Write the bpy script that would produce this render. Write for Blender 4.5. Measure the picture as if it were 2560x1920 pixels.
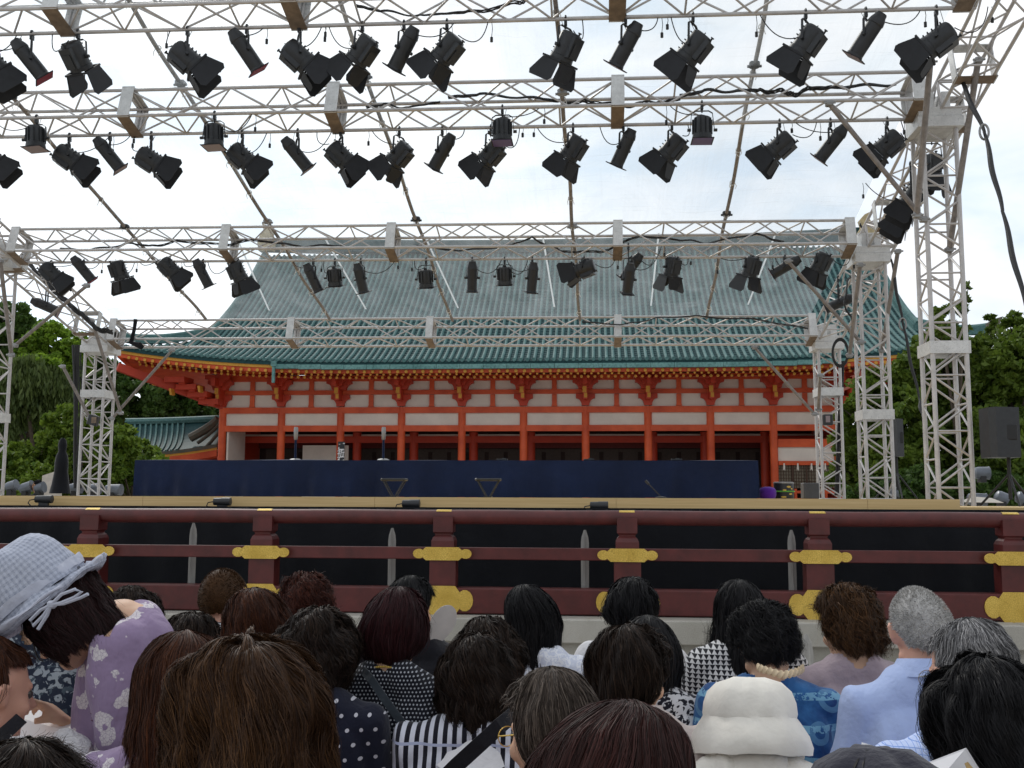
import bpy, bmesh, math, random
import numpy as np
from mathutils import Vector, Matrix, Euler, Quaternion
random.seed(7); np.random.seed(7)
R = math.radians
scene = bpy.context.scene
col = scene.collection
for o in list(bpy.data.objects): bpy.data.objects.remove(o)

# ------------------------------------------------------------ camera
F = 2489.0                      # focal length in pixels of a 2560 px wide frame (35 mm lens)
YAW, PITCH, ROLL = R(4.8), R(6.5), R(0.22)
CAM = Vector((0, 0, 1.5))
ROT = (Matrix.Rotation(YAW, 3, 'Z') @ Matrix.Rotation(math.pi/2 + PITCH, 3, 'X') @ Matrix.Rotation(ROLL, 3, 'Z'))
cd = bpy.data.cameras.new('camera'); cam = bpy.data.objects.new('camera', cd); col.objects.link(cam)
cam.matrix_world = Matrix.Translation(CAM) @ ROT.to_4x4()
cd.sensor_width = 36; cd.lens = 35.0; cd.clip_start = .05; cd.clip_end = 2000
scene.camera = cam
K = 2560/2212.0                 # my measurements were read off a 2212 px wide view
def ray(px, py): return ROT @ Vector(((px-1280)/F, (960-py)/F, -1.0))
def U(px, py, Y):               # point where the line of sight meets the plane y = Y
    d = ray(px, py); return CAM + d*((Y-CAM.y)/d.y)
def Ud(px, py, Y): return U(px*K, py*K, Y)

# ------------------------------------------------------------ sky and sun
SUN_EL, SUN_AZ = R(42), R(-32)   # sun behind the hall, to the left; azimuth measured from +Y
w = bpy.data.worlds.new("World"); scene.world = w; w.use_nodes = True
nt = w.node_tree; nt.nodes.clear()
out = nt.nodes.new('ShaderNodeOutputWorld')
sky = nt.nodes.new('ShaderNodeTexSky'); sky.sky_type = 'NISHITA'; sky.sun_disc = False
sky.sun_elevation = SUN_EL; sky.sun_rotation = SUN_AZ
sky.air_density = 1.0; sky.dust_density = 2.0
b1 = nt.nodes.new('ShaderNodeBackground'); b1.inputs['Strength'].default_value = .12
nt.links.new(sky.outputs[0], b1.inputs[0])
tc = nt.nodes.new('ShaderNodeTexCoord')
mp = nt.nodes.new('ShaderNodeMapping'); mp.inputs['Scale'].default_value = (1.6, 1.6, 4.2)
nt.links.new(tc.outputs['Generated'], mp.inputs[0])
n1 = nt.nodes.new('ShaderNodeTexNoise'); n1.inputs['Scale'].default_value = 2.6; n1.inputs['Detail'].default_value = 7
n1.inputs['Roughness'].default_value = .52; n1.inputs['Distortion'].default_value = .35
nt.links.new(mp.outputs[0], n1.inputs[0])
cr = nt.nodes.new('ShaderNodeValToRGB')
cr.color_ramp.elements[0].position = .34; cr.color_ramp.elements[0].color = (.72, .83, .95, 1)
cr.color_ramp.elements[1].position = .60; cr.color_ramp.elements[1].color = (1.03, 1.03, 1.05, 1)
e = cr.color_ramp.elements.new(.46); e.color = (.90, .95, 1.01, 1)
nt.links.new(n1.outputs[0], cr.inputs[0])
b2 = nt.nodes.new('ShaderNodeBackground'); b2.inputs['Strength'].default_value = 1.0
nt.links.new(cr.outputs[0], b2.inputs[0])
# the cloud is brightest around the hidden sun
geo = nt.nodes.new('ShaderNodeNewGeometry')
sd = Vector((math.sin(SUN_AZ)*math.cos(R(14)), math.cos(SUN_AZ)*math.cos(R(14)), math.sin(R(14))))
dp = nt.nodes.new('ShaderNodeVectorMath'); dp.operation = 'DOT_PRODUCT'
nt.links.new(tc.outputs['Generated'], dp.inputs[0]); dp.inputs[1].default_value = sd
mr = nt.nodes.new('ShaderNodeMapRange'); mr.inputs['From Min'].default_value = .80; mr.inputs['From Max'].default_value = 1.0
mr.inputs['To Min'].default_value = 1.0; mr.inputs['To Max'].default_value = 1.32
nt.links.new(dp.outputs['Value'], mr.inputs['Value'])
# sky strength lowered away from the sun, behind the audience, to add contrast
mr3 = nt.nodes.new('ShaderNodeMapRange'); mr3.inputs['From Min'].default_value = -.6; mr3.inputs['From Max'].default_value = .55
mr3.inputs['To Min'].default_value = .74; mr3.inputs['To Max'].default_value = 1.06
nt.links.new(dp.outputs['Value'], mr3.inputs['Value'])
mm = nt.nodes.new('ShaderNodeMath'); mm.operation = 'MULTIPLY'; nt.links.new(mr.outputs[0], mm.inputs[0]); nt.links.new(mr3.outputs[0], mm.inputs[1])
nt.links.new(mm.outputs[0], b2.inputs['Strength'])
n2 = nt.nodes.new('ShaderNodeTexNoise'); n2.inputs['Scale'].default_value = 2.0; n2.inputs['Detail'].default_value = 5
nt.links.new(mp.outputs[0], n2.inputs[0])
mr2 = nt.nodes.new('ShaderNodeMapRange'); mr2.inputs['From Min'].default_value = .40; mr2.inputs['From Max'].default_value = .55
mr2.inputs['To Min'].default_value = .80; mr2.inputs['To Max'].default_value = 1.0
nt.links.new(n2.outputs[0], mr2.inputs['Value'])
mix = nt.nodes.new('ShaderNodeMixShader')
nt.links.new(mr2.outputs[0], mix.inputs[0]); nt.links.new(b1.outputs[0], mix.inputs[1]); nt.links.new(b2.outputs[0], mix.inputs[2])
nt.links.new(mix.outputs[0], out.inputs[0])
sl = bpy.data.lights.new('sun', 'SUN'); sl.energy = 1.1; sl.angle = R(12); sl.color = (1, .95, .88)
so = bpy.data.objects.new('sun', sl); col.objects.link(so)
sv = Vector((math.sin(SUN_AZ)*math.cos(SUN_EL), math.cos(SUN_AZ)*math.cos(SUN_EL), math.sin(SUN_EL)))
so.rotation_euler = sv.to_track_quat('Z', 'Y').to_euler(); so.location = (0, 0, 40)
scene.view_settings.view_transform = 'Standard'; scene.view_settings.look = 'None'
scene.view_settings.exposure = 0.1; scene.view_settings.gamma = 1
scene.cycles.max_bounces = 8; scene.cycles.transparent_max_bounces = 12

# ------------------------------------------------------------ object helpers
def tag(o, label=None, cat=None, group=None, kind=None):
    if label: o['label'] = label
    if cat: o['category'] = cat
    if group: o['group'] = group
    if kind: o['kind'] = kind
    return o
def empty(name, loc, label=None, cat=None, group=None):
    o = bpy.data.objects.new(name, None); col.objects.link(o); o.location = loc; o.empty_display_size = .2
    return tag(o, label, cat, group)
def wloc(o):
    v = Vector((0, 0, 0))
    while o is not None: v = v + o.location; o = o.parent
    return v
def link_mesh(name, me, mat, parent=None, smooth=False):
    """me holds world-space vertices; it becomes an object at its parent's origin"""
    o = bpy.data.objects.new(name, me); col.objects.link(o)
    if mat is not None and not me.materials: me.materials.append(mat)
    if parent is not None:
        o.parent = parent; l = wloc(parent)
        me.transform(Matrix.Translation(-l))
    else:
        n = len(me.vertices)
        co = np.empty(n*3, np.float32); me.vertices.foreach_get('co', co); co = co.reshape(-1, 3)
        c = Vector(((co[:, 0].min()+co[:, 0].max())/2, (co[:, 1].min()+co[:, 1].max())/2, co[:, 2].min()))
        me.transform(Matrix.Translation(-c)); o.location = c
    if smooth: me.polygons.foreach_set('use_smooth', [True]*len(me.polygons))
    me.update()
    return o
def frame_of(p, q, up=Vector((0, 0, 1))):
    d = (q-p).normalized()
    u = up - d*up.dot(d)
    if u.length < 1e-4: u = Vector((0, 1, 0)) - d*d.y
    u.normalize(); s = d.cross(u)
    return d, s, u
class MB:
    def __init__(s): s.v = []; s.f = []
    def add(s, vs, fs):
        n = len(s.v); s.v.extend([tuple(v) for v in vs]); s.f.extend([tuple(i+n for i in f) for f in fs]); return s
    def hexa(s, P):      # 8 points: bottom 4, top 4
        return s.add(P, [(0, 3, 2, 1), (4, 5, 6, 7), (0, 1, 5, 4), (1, 2, 6, 5), (2, 3, 7, 6), (3, 0, 4, 7)])
    def box(s, c, d, m=None, ch=0):
        x, y, z = d[0]/2, d[1]/2, d[2]/2
        if ch:
            a = ch; prof = [(-x+a, -y), (x-a, -y), (x, -y+a), (x, y-a), (x-a, y), (-x+a, y), (-x, y-a), (-x, -y+a)]
            P = [Vector((px*k, py*k2, pz)) for pz, k, k2 in ((-z, 1-a/x, 1-a/y), (-z+a, 1, 1), (z-a, 1, 1), (z, 1-a/x, 1-a/y)) for px, py in prof]
            fs = [tuple(range(7, -1, -1)), tuple(range(24, 32))]
            for r in range(3):
                for i in range(8):
                    j = (i+1) % 8; fs.append((r*8+i, r*8+j, r*8+8+j, r*8+8+i))
        else:
            P = [Vector(p) for p in ((-x, -y, -z), (x, -y, -z), (x, y, -z), (-x, y, -z), (-x, -y, z), (x, -y, z), (x, y, z), (-x, y, z))]
            fs = [(0, 3, 2, 1), (4, 5, 6, 7), (0, 1, 5, 4), (1, 2, 6, 5), (2, 3, 7, 6), (3, 0, 4, 7)]
        c = Vector(c)
        P = [(m @ p if m else p)+c for p in P]
        return s.add(P, fs)
    def bar(s, p, q, wd, ht, up=Vector((0, 0, 1))):
        p, q = Vector(p), Vector(q); d, si, u = frame_of(p, q, up); si = si*wd/2; u = u*ht/2
        return s.hexa([p-si-u, p+si-u, q+si-u, q-si-u, p-si+u, p+si+u, q+si+u, q-si+u])
    def tube(s, p, q, r, n=8, r2=None, cap=True):
        p, q = Vector(p), Vector(q); r2 = r if r2 is None else r2; d, si, u = frame_of(p, q)
        P = []
        for c, rr in ((p, r), (q, r2)):
            for i in range(n):
                a = 2*math.pi*i/n; P.append(c+(si*math.cos(a)+u*math.sin(a))*rr)
        fs = [(i, (i+1) % n, n+(i+1) % n, n+i) for i in range(n)]
        if cap: fs += [tuple(range(n-1, -1, -1)), tuple(range(n, 2*n))]
        return s.add(P, fs)
    def path(s, pts, r, n=6):
        pts = [Vector(p) for p in pts]; N = len(pts); P = []; u = None
        for i, p in enumerate(pts):
            d = (pts[min(i+1, N-1)]-pts[max(i-1, 0)])
            if d.length < 1e-9: d = Vector((0, 0, 1))
            d.normalize()
            if u is None:
                u = Vector((0, 0, 1)) if abs(d.z) < .9 else Vector((1, 0, 0))
            u = (u-d*u.dot(d)); u.normalize(); si = d.cross(u)
            rr = r[i] if isinstance(r, (list, tuple)) else r
            for k in range(n):
                a = 2*math.pi*k/n; P.append(p+(si*math.cos(a)+u*math.sin(a))*rr)
        fs = []
        for i in range(N-1):
            for k in range(n):
                k2 = (k+1) % n; fs.append((i*n+k, i*n+k2, i*n+n+k2, i*n+n+k))
        fs += [tuple(range(n-1, -1, -1)), tuple(range((N-1)*n, N*n))]
        return s.add(P, fs)
    def lathe(s, prof, m=Matrix.Identity(4), n=24, sx=1, sy=1):
        P = []
        for r, z in prof:
            for k in range(n):
                a = 2*math.pi*k/n; P.append(m @ Vector((r*math.cos(a)*sx, r*math.sin(a)*sy, z)))
        fs = []
        for i in range(len(prof)-1):
            for k in range(n):
                k2 = (k+1) % n; fs.append((i*n+k, i*n+k2, i*n+n+k2, i*n+n+k))
        fs += [tuple(range(n-1, -1, -1)), tuple(range((len(prof)-1)*n, len(prof)*n))]
        return s.add(P, fs)
    def prism(s, poly, o, ex, ey, th):
        """polygon in the plane o + x*ex + y*ey, thickened along ex x ey"""
        o, ex, ey = Vector(o), Vector(ex), Vector(ey); nn = ex.cross(ey).normalized()*th
        n = len(poly)
        P = [o+ex*x+ey*y for x, y in poly]+[o+ex*x+ey*y+nn for x, y in poly]
        return s.add(P, [tuple(range(n-1, -1, -1)), tuple(range(n, 2*n))]+[(i, (i+1) % n, n+(i+1) % n, n+i) for i in range(n)])
    def grid(s, G):
        """G[i][j] points"""
        a, b = len(G), len(G[0]); n = len(s.v)
        for row in G: s.v.extend([tuple(p) for p in row])
        for i in range(a-1):
            for j in range(b-1): s.f.append((n+i*b+j, n+i*b+j+1, n+(i+1)*b+j+1, n+(i+1)*b+j))
        return s
    def mesh(s, name='m'):
        me = bpy.data.meshes.new(name); me.from_pydata(s.v, [], s.f); me.update(); return me
    def build(s, name, mat, parent=None, smooth=False, label=None):
        me = s.mesh(name)
        bm = bmesh.new(); bm.from_mesh(me); bmesh.ops.recalc_face_normals(bm, faces=bm.faces); bm.to_mesh(me); bm.free()
        o = link_mesh(name, me, mat, parent, smooth)
        if smooth == 'auto' or smooth is True:
            try: me.set_sharp_from_angle(angle=R(42))
            except Exception: pass
        if label: o['label'] = label
        return o

# ------------------------------------------------------------ material helpers
class NT:
    def __init__(s, name):
        s.m = bpy.data.materials.new(name); s.m.use_nodes = True; s.t = s.m.node_tree
        s.b = s.t.nodes['Principled BSDF']; s.out = s.t.nodes['Material Output']
    def n(s, t, **kw):
        x = s.t.nodes.new(t)
        for k, v in kw.items(): setattr(x, k, v)
        return x
    def l(s, a, b): s.t.links.new(a, b)
    def q(s, op, a, b=0.0, c=0.0):
        x = s.n('ShaderNodeMath', operation=op)
        for i, v in enumerate((a, b, c)):
            if isinstance(v, (int, float)): x.inputs[i].default_value = v
            else: s.l(v, x.inputs[i])
        return x.outputs[0]
    def xyz(s, what='Object'):
        t = s.n('ShaderNodeTexCoord'); sp = s.n('ShaderNodeSeparateXYZ'); s.l(t.outputs[what], sp.inputs[0]); return sp.outputs
    def mixc(s, f, a, b):
        x = s.n('ShaderNodeMix', data_type='RGBA')
        for i, v in ((0, f), (6, a), (7, b)):
            if isinstance(v, (int, float)): x.inputs[i].default_value = v
            elif isinstance(v, tuple): x.inputs[i].default_value = v if len(v) == 4 else (*v, 1)
            else: s.l(v, x.inputs[i])
        return x.outputs[2]
    def noise(s, scale, detail=4, rough=.55, vec=None, dist=0):
        x = s.n('ShaderNodeTexNoise'); x.inputs['Scale'].default_value = scale; x.inputs['Detail'].default_value = detail
        x.inputs['Roughness'].default_value = rough; x.inputs['Distortion'].default_value = dist
        if vec is None: vec = s.n('ShaderNodeTexCoord').outputs['Object']
        s.l(vec, x.inputs[0]); return x.outputs[0]
    def mapped(s, scale, what='Object'):
        t = s.n('ShaderNodeTexCoord'); mp = s.n('ShaderNodeMapping'); mp.inputs['Scale'].default_value = scale
        s.l(t.outputs[what], mp.inputs[0]); return mp.outputs[0]
    def ramp(s, f, lo, hi, a=0., b=1.):
        x = s.n('ShaderNodeMapRange'); s.l(f, x.inputs[0])
        for i, v in enumerate((lo, hi, a, b)): x.inputs[i+1].default_value = v
        return x.outputs[0]
    def bump(s, h, strength=.3, dist=.01):
        x = s.n('ShaderNodeBump'); x.inputs['Strength'].default_value = strength; x.inputs['Distance'].default_value = dist
        s.l(h, x.inputs['Height']); s.l(x.outputs[0], s.b.inputs['Normal']); return x
    def color(s, c):
        if isinstance(c, tuple): s.b.inputs['Base Color'].default_value = c if len(c) == 4 else (*c, 1)
        else: s.l(c, s.b.inputs['Base Color'])
    def set(s, rough=None, metal=None, spec=None, trans=None):
        if rough is not None:
            if isinstance(rough, (int, float)): s.b.inputs['Roughness'].default_value = rough
            else: s.l(rough, s.b.inputs['Roughness'])
        if metal is not None: s.b.inputs['Metallic'].default_value = metal
        if spec is not None: s.b.inputs['Specular IOR Level'].default_value = spec
        return s
def sc(c, k): return tuple(min(1, max(0, x*k)) for x in c)
def M(name, c, rough=.6, metal=0., var=.18, scale=6., bump=.0, bscale=60., bdist=.004, spec=.5, c2=None, stretch=None):
    t = NT(name); vec = t.mapped(stretch) if stretch else None
    f = t.noise(scale, 5, .6, vec)
    f = t.ramp(f, .3, .7)
    t.color(t.mixc(f, sc(c, 1-var), c2 if c2 else sc(c, 1+var)))
    t.set(rough, metal, spec)
    if bump: t.bump(t.noise(bscale, 4, .6, vec), bump, bdist)
    return t.m
# ------------------------------------------------------------ materials
m_gravel = M('gravel', (.42, .39, .34), .95, var=.3, scale=25, bump=.6, bscale=120, bdist=.01)
def stone_mat():
    t = NT('granite'); f = t.noise(1.4, 6, .62); g = t.noise(160, 2, .5)
    c = t.mixc(t.ramp(f, .35, .68), (.36, .345, .30), (.52, .50, .45))
    c = t.mixc(t.ramp(g, .45, .62, 0, .45), c, (.22, .21, .19))
    st = t.noise(3.2, 5, .7, t.mapped((1, 1, .35)))
    c = t.mixc(t.ramp(st, .58, .72, 0, .55), c, (.30, .26, .17))
    t.color(c); t.set(.85); t.bump(t.noise(90, 4, .6), .4, .006); return t.m
m_stone = stone_mat()
m_rail = M('maroon_lacquer', (.086, .013, .012), .45, var=.3, scale=7, bump=.12, bscale=30, spec=.5)
def gold_mat():
    t = NT('chased_gilt'); v = t.n('ShaderNodeTexVoronoi', feature='DISTANCE_TO_EDGE'); v.inputs['Scale'].default_value = 62
    tcx = t.n('ShaderNodeTexCoord'); t.l(tcx.outputs['Object'], v.inputs[0])
    e_ = t.ramp(v.outputs['Distance'], 0., .12)
    f = t.noise(7, 4)
    c = t.mixc(t.ramp(f, .3, .7), (.58, .38, .06), (.78, .55, .12))
    c = t.mixc(e_, (.48, .31, .05), c); t.color(c); t.set(.42, .35); t.bump(e_, .3, .002); return t.m
m_gold = gold_mat()
m_alu = M('aluminium_tube', (.52, .50, .49), .42, .35, var=.12, scale=9, bump=.1, bscale=80)
def plate_mat():
    t = NT('scuffed_aluminium_plate'); f = t.noise(9, 6, .7); g = t.noise(60, 4, .7)
    c = t.mixc(t.ramp(f, .3, .7), (.55, .55, .54), (.74, .74, .73)); c = t.mixc(t.ramp(g, .56, .66, 0, .6), c, (.33, .33, .33))
    t.color(c); t.set(.5, .3); t.bump(g, .2, .002); return t.m
m_plate = plate_mat()
m_batten = M('weathered_pole', (.24, .215, .20), .6, .2, var=.3, scale=14, bump=.2)
m_black = M('black_enamel', (.018, .020, .023), .42, var=.25, scale=20, bump=.15, bscale=200, bdist=.002, spec=.5)
m_blackm = M('matt_black_sheet', (.010, .011, .014), .55, var=.3, scale=12, spec=.4)
m_rubber = M('black_cable', (.012, .012, .013), .55, var=.2)
m_steel = M('dull_steel', (.30, .30, .30), .45, .7)
m_brown = M('brown_ply_edge', (.20, .145, .10), .7, var=.3, scale=10)
def gel(name, c, a=.6):
    t = NT(name); t.color(c); t.set(.25, 0, .5); t.b.inputs['Transmission Weight'].default_value = 0
    tr = t.n('ShaderNodeBsdfTranslucent'); tr.inputs[0].default_value = (*c, 1)
    mx = t.n('ShaderNodeMixShader'); mx.inputs[0].default_value = a
    t.l(t.b.outputs[0], mx.inputs[1]); t.l(tr.outputs[0], mx.inputs[2]); t.l(mx.outputs[0], t.out.inputs[0]); return t.m
m_pink = gel('pink_gel', (.55, .09, .16)); m_frost = gel('frosted_gel', (.62, .52, .54)); m_violet = gel('violet_gel', (.30, .22, .50))
m_lens = M('glass_lens', (.05, .06, .07), .08, 0, var=.05, spec=1.0)
def wood_mat():
    t = NT('pale_plywood'); v = t.mapped((.5, 6, 22)); f = t.noise(2.2, 6, .6, v, .4)
    t.color(t.mixc(t.ramp(f, .3, .7), (.60, .41, .17), (.76, .55, .27))); t.set(.6); t.bump(f, .08, .002); return t.m
m_ply = wood_mat()
def cloth_mat(name, c, var=.25, rough=.9, fold=2.5, strength=.5, dist=.05, sheen=.2, wv=0):
    t = NT(name); f = t.noise(fold, 4, .55); g = t.noise(300, 2)
    t.color(t.mixc(t.ramp(f, .3, .7), sc(c, 1-var), sc(c, 1+var))); t.set(rough, 0, .2)
    h = t.q('ADD', f, t.q('MULTIPLY', g, .03)); t.bump(h, strength, dist)
    t.b.inputs['Sheen Weight'].default_value = sheen; return t.m
m_navy = cloth_mat('navy_drape', (.008, .017, .055), .28, fold=1.3, dist=.16)
m_skirt = cloth_mat('black_skirt_cloth', (.006, .007, .010), .2, fold=3)
m_stake = M('grey_weathered_stake', (.33, .32, .30), .85, var=.3, scale=12, bump=.5, bscale=40, stretch=(1, 1, .15))
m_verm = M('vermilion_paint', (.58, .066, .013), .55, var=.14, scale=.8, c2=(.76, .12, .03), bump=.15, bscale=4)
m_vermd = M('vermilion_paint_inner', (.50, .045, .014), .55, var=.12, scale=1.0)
m_plaster = M('white_plaster', (.77, .71, .63), .9, var=.09, scale=.7)
m_yellow = M('ochre_paint', (.62, .30, .03), .55, var=.12, scale=3)
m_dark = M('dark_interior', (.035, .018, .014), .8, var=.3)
m_screen = M('reed_screen', (.22, .19, .14), .9, var=.2, scale=30)
def tile_mat(name, a, b, c):
    t = NT(name); f = t.noise(.9, 6, .65); g = t.noise(7, 4, .6)
    k = t.mixc(t.ramp(f, .3, .7), a, b); k = t.mixc(t.ramp(g, .45, .75, 0, .7), k, c)
    t.color(k); t.set(.65, 0, .2); t.bump(g, .2, .01); return t.m
m_tile = tile_mat('green_glazed_tile', (.050, .120, .118), (.095, .195, .188), (.17, .29, .28))
m_tiled = tile_mat('dark_green_tile', (.012, .045, .050), (.022, .070, .074), (.035, .10, .10))
m_tileb = tile_mat('brown_grey_tile', (.10, .085, .065), (.16, .14, .11), (.07, .12, .11))
m_copper = tile_mat('patina_copper', (.10, .24, .23), (.20, .38, .36), (.03, .07, .07))
m_finial = M('tan_finial', (.45, .36, .20), .6, var=.25, scale=4)
m_trunk = M('bark', (.06, .045, .03), .9, var=.4, scale=8, bump=.6, bscale=20, bdist=.03)
def leaf_mat(name, a, b, tr=.35):
    t = NT(name); ri = t.n('ShaderNodeNewGeometry').outputs['Random Per Island']
    f = t.noise(.5, 3); c = t.mixc(ri, a, b); c = t.mixc(t.ramp(f, .35, .65, 0, .5), c, sc(b, 1.15))
    t.color(c); t.set(.55, 0, .3)
    x = t.n('ShaderNodeBsdfTranslucent'); t.l(c, x.inputs[0])
    mx = t.n('ShaderNodeMixShader'); mx.inputs[0].default_value = tr
    t.l(t.b.outputs[0], mx.inputs[1]); t.l(x.outputs[0], mx.inputs[2]); t.l(mx.outputs[0], t.out.inputs[0]); return t.m
lf_dark = leaf_mat('leaf_dark', (0.024, 0.061, 0.013), (0.077, 0.138, 0.024))
lf_mid = leaf_mat('leaf_mid', (0.047, 0.099, 0.013), (0.141, 0.202, 0.026))
lf_lite = leaf_mat('leaf_light', (0.084, 0.178, 0.017), (0.244, 0.376, 0.037), .5)
lf_bush = leaf_mat('leaf_bush', (0.047, 0.104, 0.012), (0.169, 0.244, 0.025))
lf_will = leaf_mat('leaf_willow', (0.044, 0.077, 0.020), (0.105, 0.144, 0.037), .3)

# ------------------------------------------------------------ ground, platform
g = MB().add([(-400, -30, 0), (400, -30, 0), (400, 900, 0), (-400, 900, 0)], [(0, 1, 2, 3)]).build('ground', m_gravel); g['kind'] = 'structure'
YR = 9.1                                    # railing line
zp = U(1400, 1549, 8.75).z                  # top of the stone platform
b = MB()
x0 = -14.0
while x0 < 14:                              # cap course in long blocks, recessed course below
    L = 1.95; b.box((x0+L/2-.004, 11.6, zp-.10), (L-.008, 5.7, .20), ch=.008); x0 += L
x0 = -14.6
while x0 < 14: b.box((x0+.85, 11.6, (zp-.205)/2), (1.69, 5.5, zp-.205), ch=.006); x0 += 1.7
b.box((0, 30.2, zp/2), (34, 31, zp))
p = b.build('platform', m_stone); p['kind'] = 'structure'
# ------------------------------------------------------------ railing (one lacquered timber railing)
rl = empty('lacquered_railing', U(1280, 1545, YR), 'dark red lacquered wooden railing with gilt metal fittings along the front of the stage', 'railing')
XL, XR = U(-250, 1400, YR).x, U(2760, 1400, YR).x
def zr(py): return U(1500, py, YR).z
zt = (zr(1276)+zr(1313))/2; rt = (zr(1276)-zr(1313))/2
mb_ = MB(); N = 40
mb_.path([(XL+(XR-XL)*i/N, YR, zt+.002*math.sin(i*1.3)) for i in range(N+1)], rt, 20); mb_.build('top_rail', m_rail, rl, True)
MB().box(((XL+XR)/2, YR, (zr(1371)+zr(1401))/2), (XR-XL, .10, zr(1371)-zr(1401)), ch=.006).build('middle_rail', m_rail, rl)
bt, bb = zr(1472), zr(1536)
MB().box(((XL+XR)/2, YR, (bt+bb)/2), (XR-XL, .19, bt-bb), ch=.01).build('bottom_rail', m_rail, rl)
posts = [230, 661, 1110, 1568, 2045, 2528]
dp_ = U(1110, 1400, YR).x-U(661, 1400, YR).x
pxs = [U(p_, 1400, YR).x for p_ in posts]; pxs = [pxs[0]-dp_]+pxs+[pxs[-1]+dp_]
k_ = lambda d: d/F*YR
def plate_poly(hw, hh, lobe, n=10):
    """plate with a waisted lobe at each end"""
    half = []
    bx = hw-lobe*1.35
    pts = [(bx, hh), (bx+lobe*.30, hh*.62), (bx+lobe*.42, hh*.30)]
    for i in range(n+1):
        a = math.pi*.72*(1-2*i/n); pts.append((hw-lobe*.62+math.cos(a)*lobe*.62, math.sin(a)*hh*.74))
    pts += [(bx+lobe*.42, -hh*.30), (bx+lobe*.30, -hh*.62), (bx, -hh)]
    return pts+[(-x, -y) for x, y in pts]
for i, X in enumerate(pxs):
    b = MB()
    b.box((X, YR, (zp+zr(1401))/2), (k_(65), .17, zr(1371)-zp-.02))
    b.box((X, YR, (zp+bb)/2+.004), (k_(80), .185, bb-zp+.02))
    hw = k_(25)
    prof = [(hw*1.12, zr(1385)), (hw*1.12, zr(1354)), (hw*.98, zr(1345)), (hw*.78, zr(1340)), (hw*.80, zr(1336)), (hw*.98, zr(1332)), (hw*.98, zt)]
    for a in range(len(prof)-1):
        (r1, z1), (r2, z2) = prof[a], prof[a+1]
        P = [Vector((X+sx*r, YR+sy*r, z)) for r, z in ((r1, z1), (r2, z2)) for sx, sy in ((-1, -1), (1, -1), (1, 1), (-1, 1))]
        b.hexa(P)
    b.build('post', m_rail, rl)
    ex, ez = Vector((1, 0, 0)), Vector((0, 0, 1))
    zc = (zr(1371)+zr(1401))/2
    q = MB().prism(plate_poly(k_(73), k_(16.0), k_(24)), (X, YR-.114, zc), ex, ez, -.008); q.build('gilt_plate', m_gold, rl)
    zc = (bt+bb)/2+k_(1)
    q = MB().prism(plate_poly(k_(77), k_(35), k_(33)), (X, YR-.106, zc), ex, ez, -.008); q.build('gilt_plate', m_gold, rl)
    # gilt saddle over the round rail
    G = []
    for a in range(13):
        th = R(175)-R(170)*a/12      # wraps the top of the rail
        hwid = k_(21)*(1-.12*abs(math.sin(th))) if 0 < th < math.pi else k_(14)
        G.append([Vector((X+u*hwid, YR+math.cos(th)*(rt+.002), zt+math.sin(th)*(rt+.002))) for u in np.linspace(-1, 1, 7)])
    MB().grid(G[3:8]).build('gilt_saddle', m_gold, rl, True)
# feet under the bottom rail, pale stone strips seen in the gap
for k, px in enumerate((475, 977, 1463, 1984)):
    c = U(px, 1540, 9.32); ztop = U(px, (1307, 1320, 1325, 1325)[k], 9.32).z; w_ = .036
    o = MB(); tilt = .01*(k-1.5)
    prof = [(w_*.55, ztop), (w_*.8, ztop-.03), (w_*1.05, ztop-.09), (w_, ztop-.4), (w_*.95, zp)]
    pr = [(w_*1.0, zp), (w_*1.0, ztop-.35), (w_*1.02, ztop-.12), (w_*.86, ztop-.065), (w_*.30, ztop)]
    o.lathe(pr, Matrix.Translation((c.x, 9.32, 0)), 4); ob = o.build('wooden_stake', m_stake)
    names = ('leftmost, left of the crew cut', 'second from left', 'third from left, near the middle', 'rightmost, past the long black hair')
    tag(ob, 'pointed grey stake behind the red railing, '+names[k], 'stake', 'grey stakes behind the railing')
c = U(2015, 1585, 8.3); o = MB().lathe([(.05, 0), (.055, c.z-.16), (.045, c.z-.07), (.012, c.z)], Matrix.Translation((c.x, 8.3, 0)), 5).build('wooden_stake', m_stake)
tag(o, 'pointed grey stake in front of the stone platform beside the curly haired woman', 'stake')

# ------------------------------------------------------------ stage
YF = 9.95
zs = U(1280, 1244, YF).z                    # stage floor level
XsL, XsR = U(-200, 1240, YF).x, U(2400, 1252, YF).x
sg = MB(); xx = XsL
sheet = U(460, 1240, YF).x-U(0, 1240, YF).x
zf0, zf1 = zs, U(1280, 1276, YF).z
stg = empty('stage_deck', ((XsL+XsR)/2, YF, zp), 'long plywood edged stage deck behind the red railing with a black skirt below', 'stage')
while xx < XsR-.05:
    x2 = min(xx+2.42, XsR); sg.box(((xx+x2)/2, YF+.012, (zf0+zf1)/2), (x2-xx-.003, .024, zf0-zf1)); xx = x2
sg.build('fascia_board', m_ply, stg)
dk = MB(); dk.box(((XsL+XsR)/2, YF+.03+5, zs-.03), (XsR-XsL, 10, .058)); dk.box(((XsL+XsR)/2, YF+.6+4.7, (zp+zs-.06)/2), (XsR-XsL-.4, 8.4, zs-.065-zp)); dk.build('floor', m_ply, stg)
G = []
nn = 260
for j, z in enumerate(np.linspace(zp+.01, zf1+.03, 5)):
    G.append([Vector((XsL-1.5+(XsR-XsL+6)*i/nn, 9.72+.018*math.sin(i*.9+.6*math.sin(i*.23))*(1-.5*j/4), z)) for i in range(nn+1)])
MB().grid(G).build('skirt', m_skirt, stg, True)
b = MB(); xe = U(1980, 1270, 9.8).x
b.box(((XsL+xe)/2, 9.83, U(1280, 1273, 9.8).z-.03), (xe-XsL, .20, .03)); b.build('ledge', m_blackm, stg)
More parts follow.
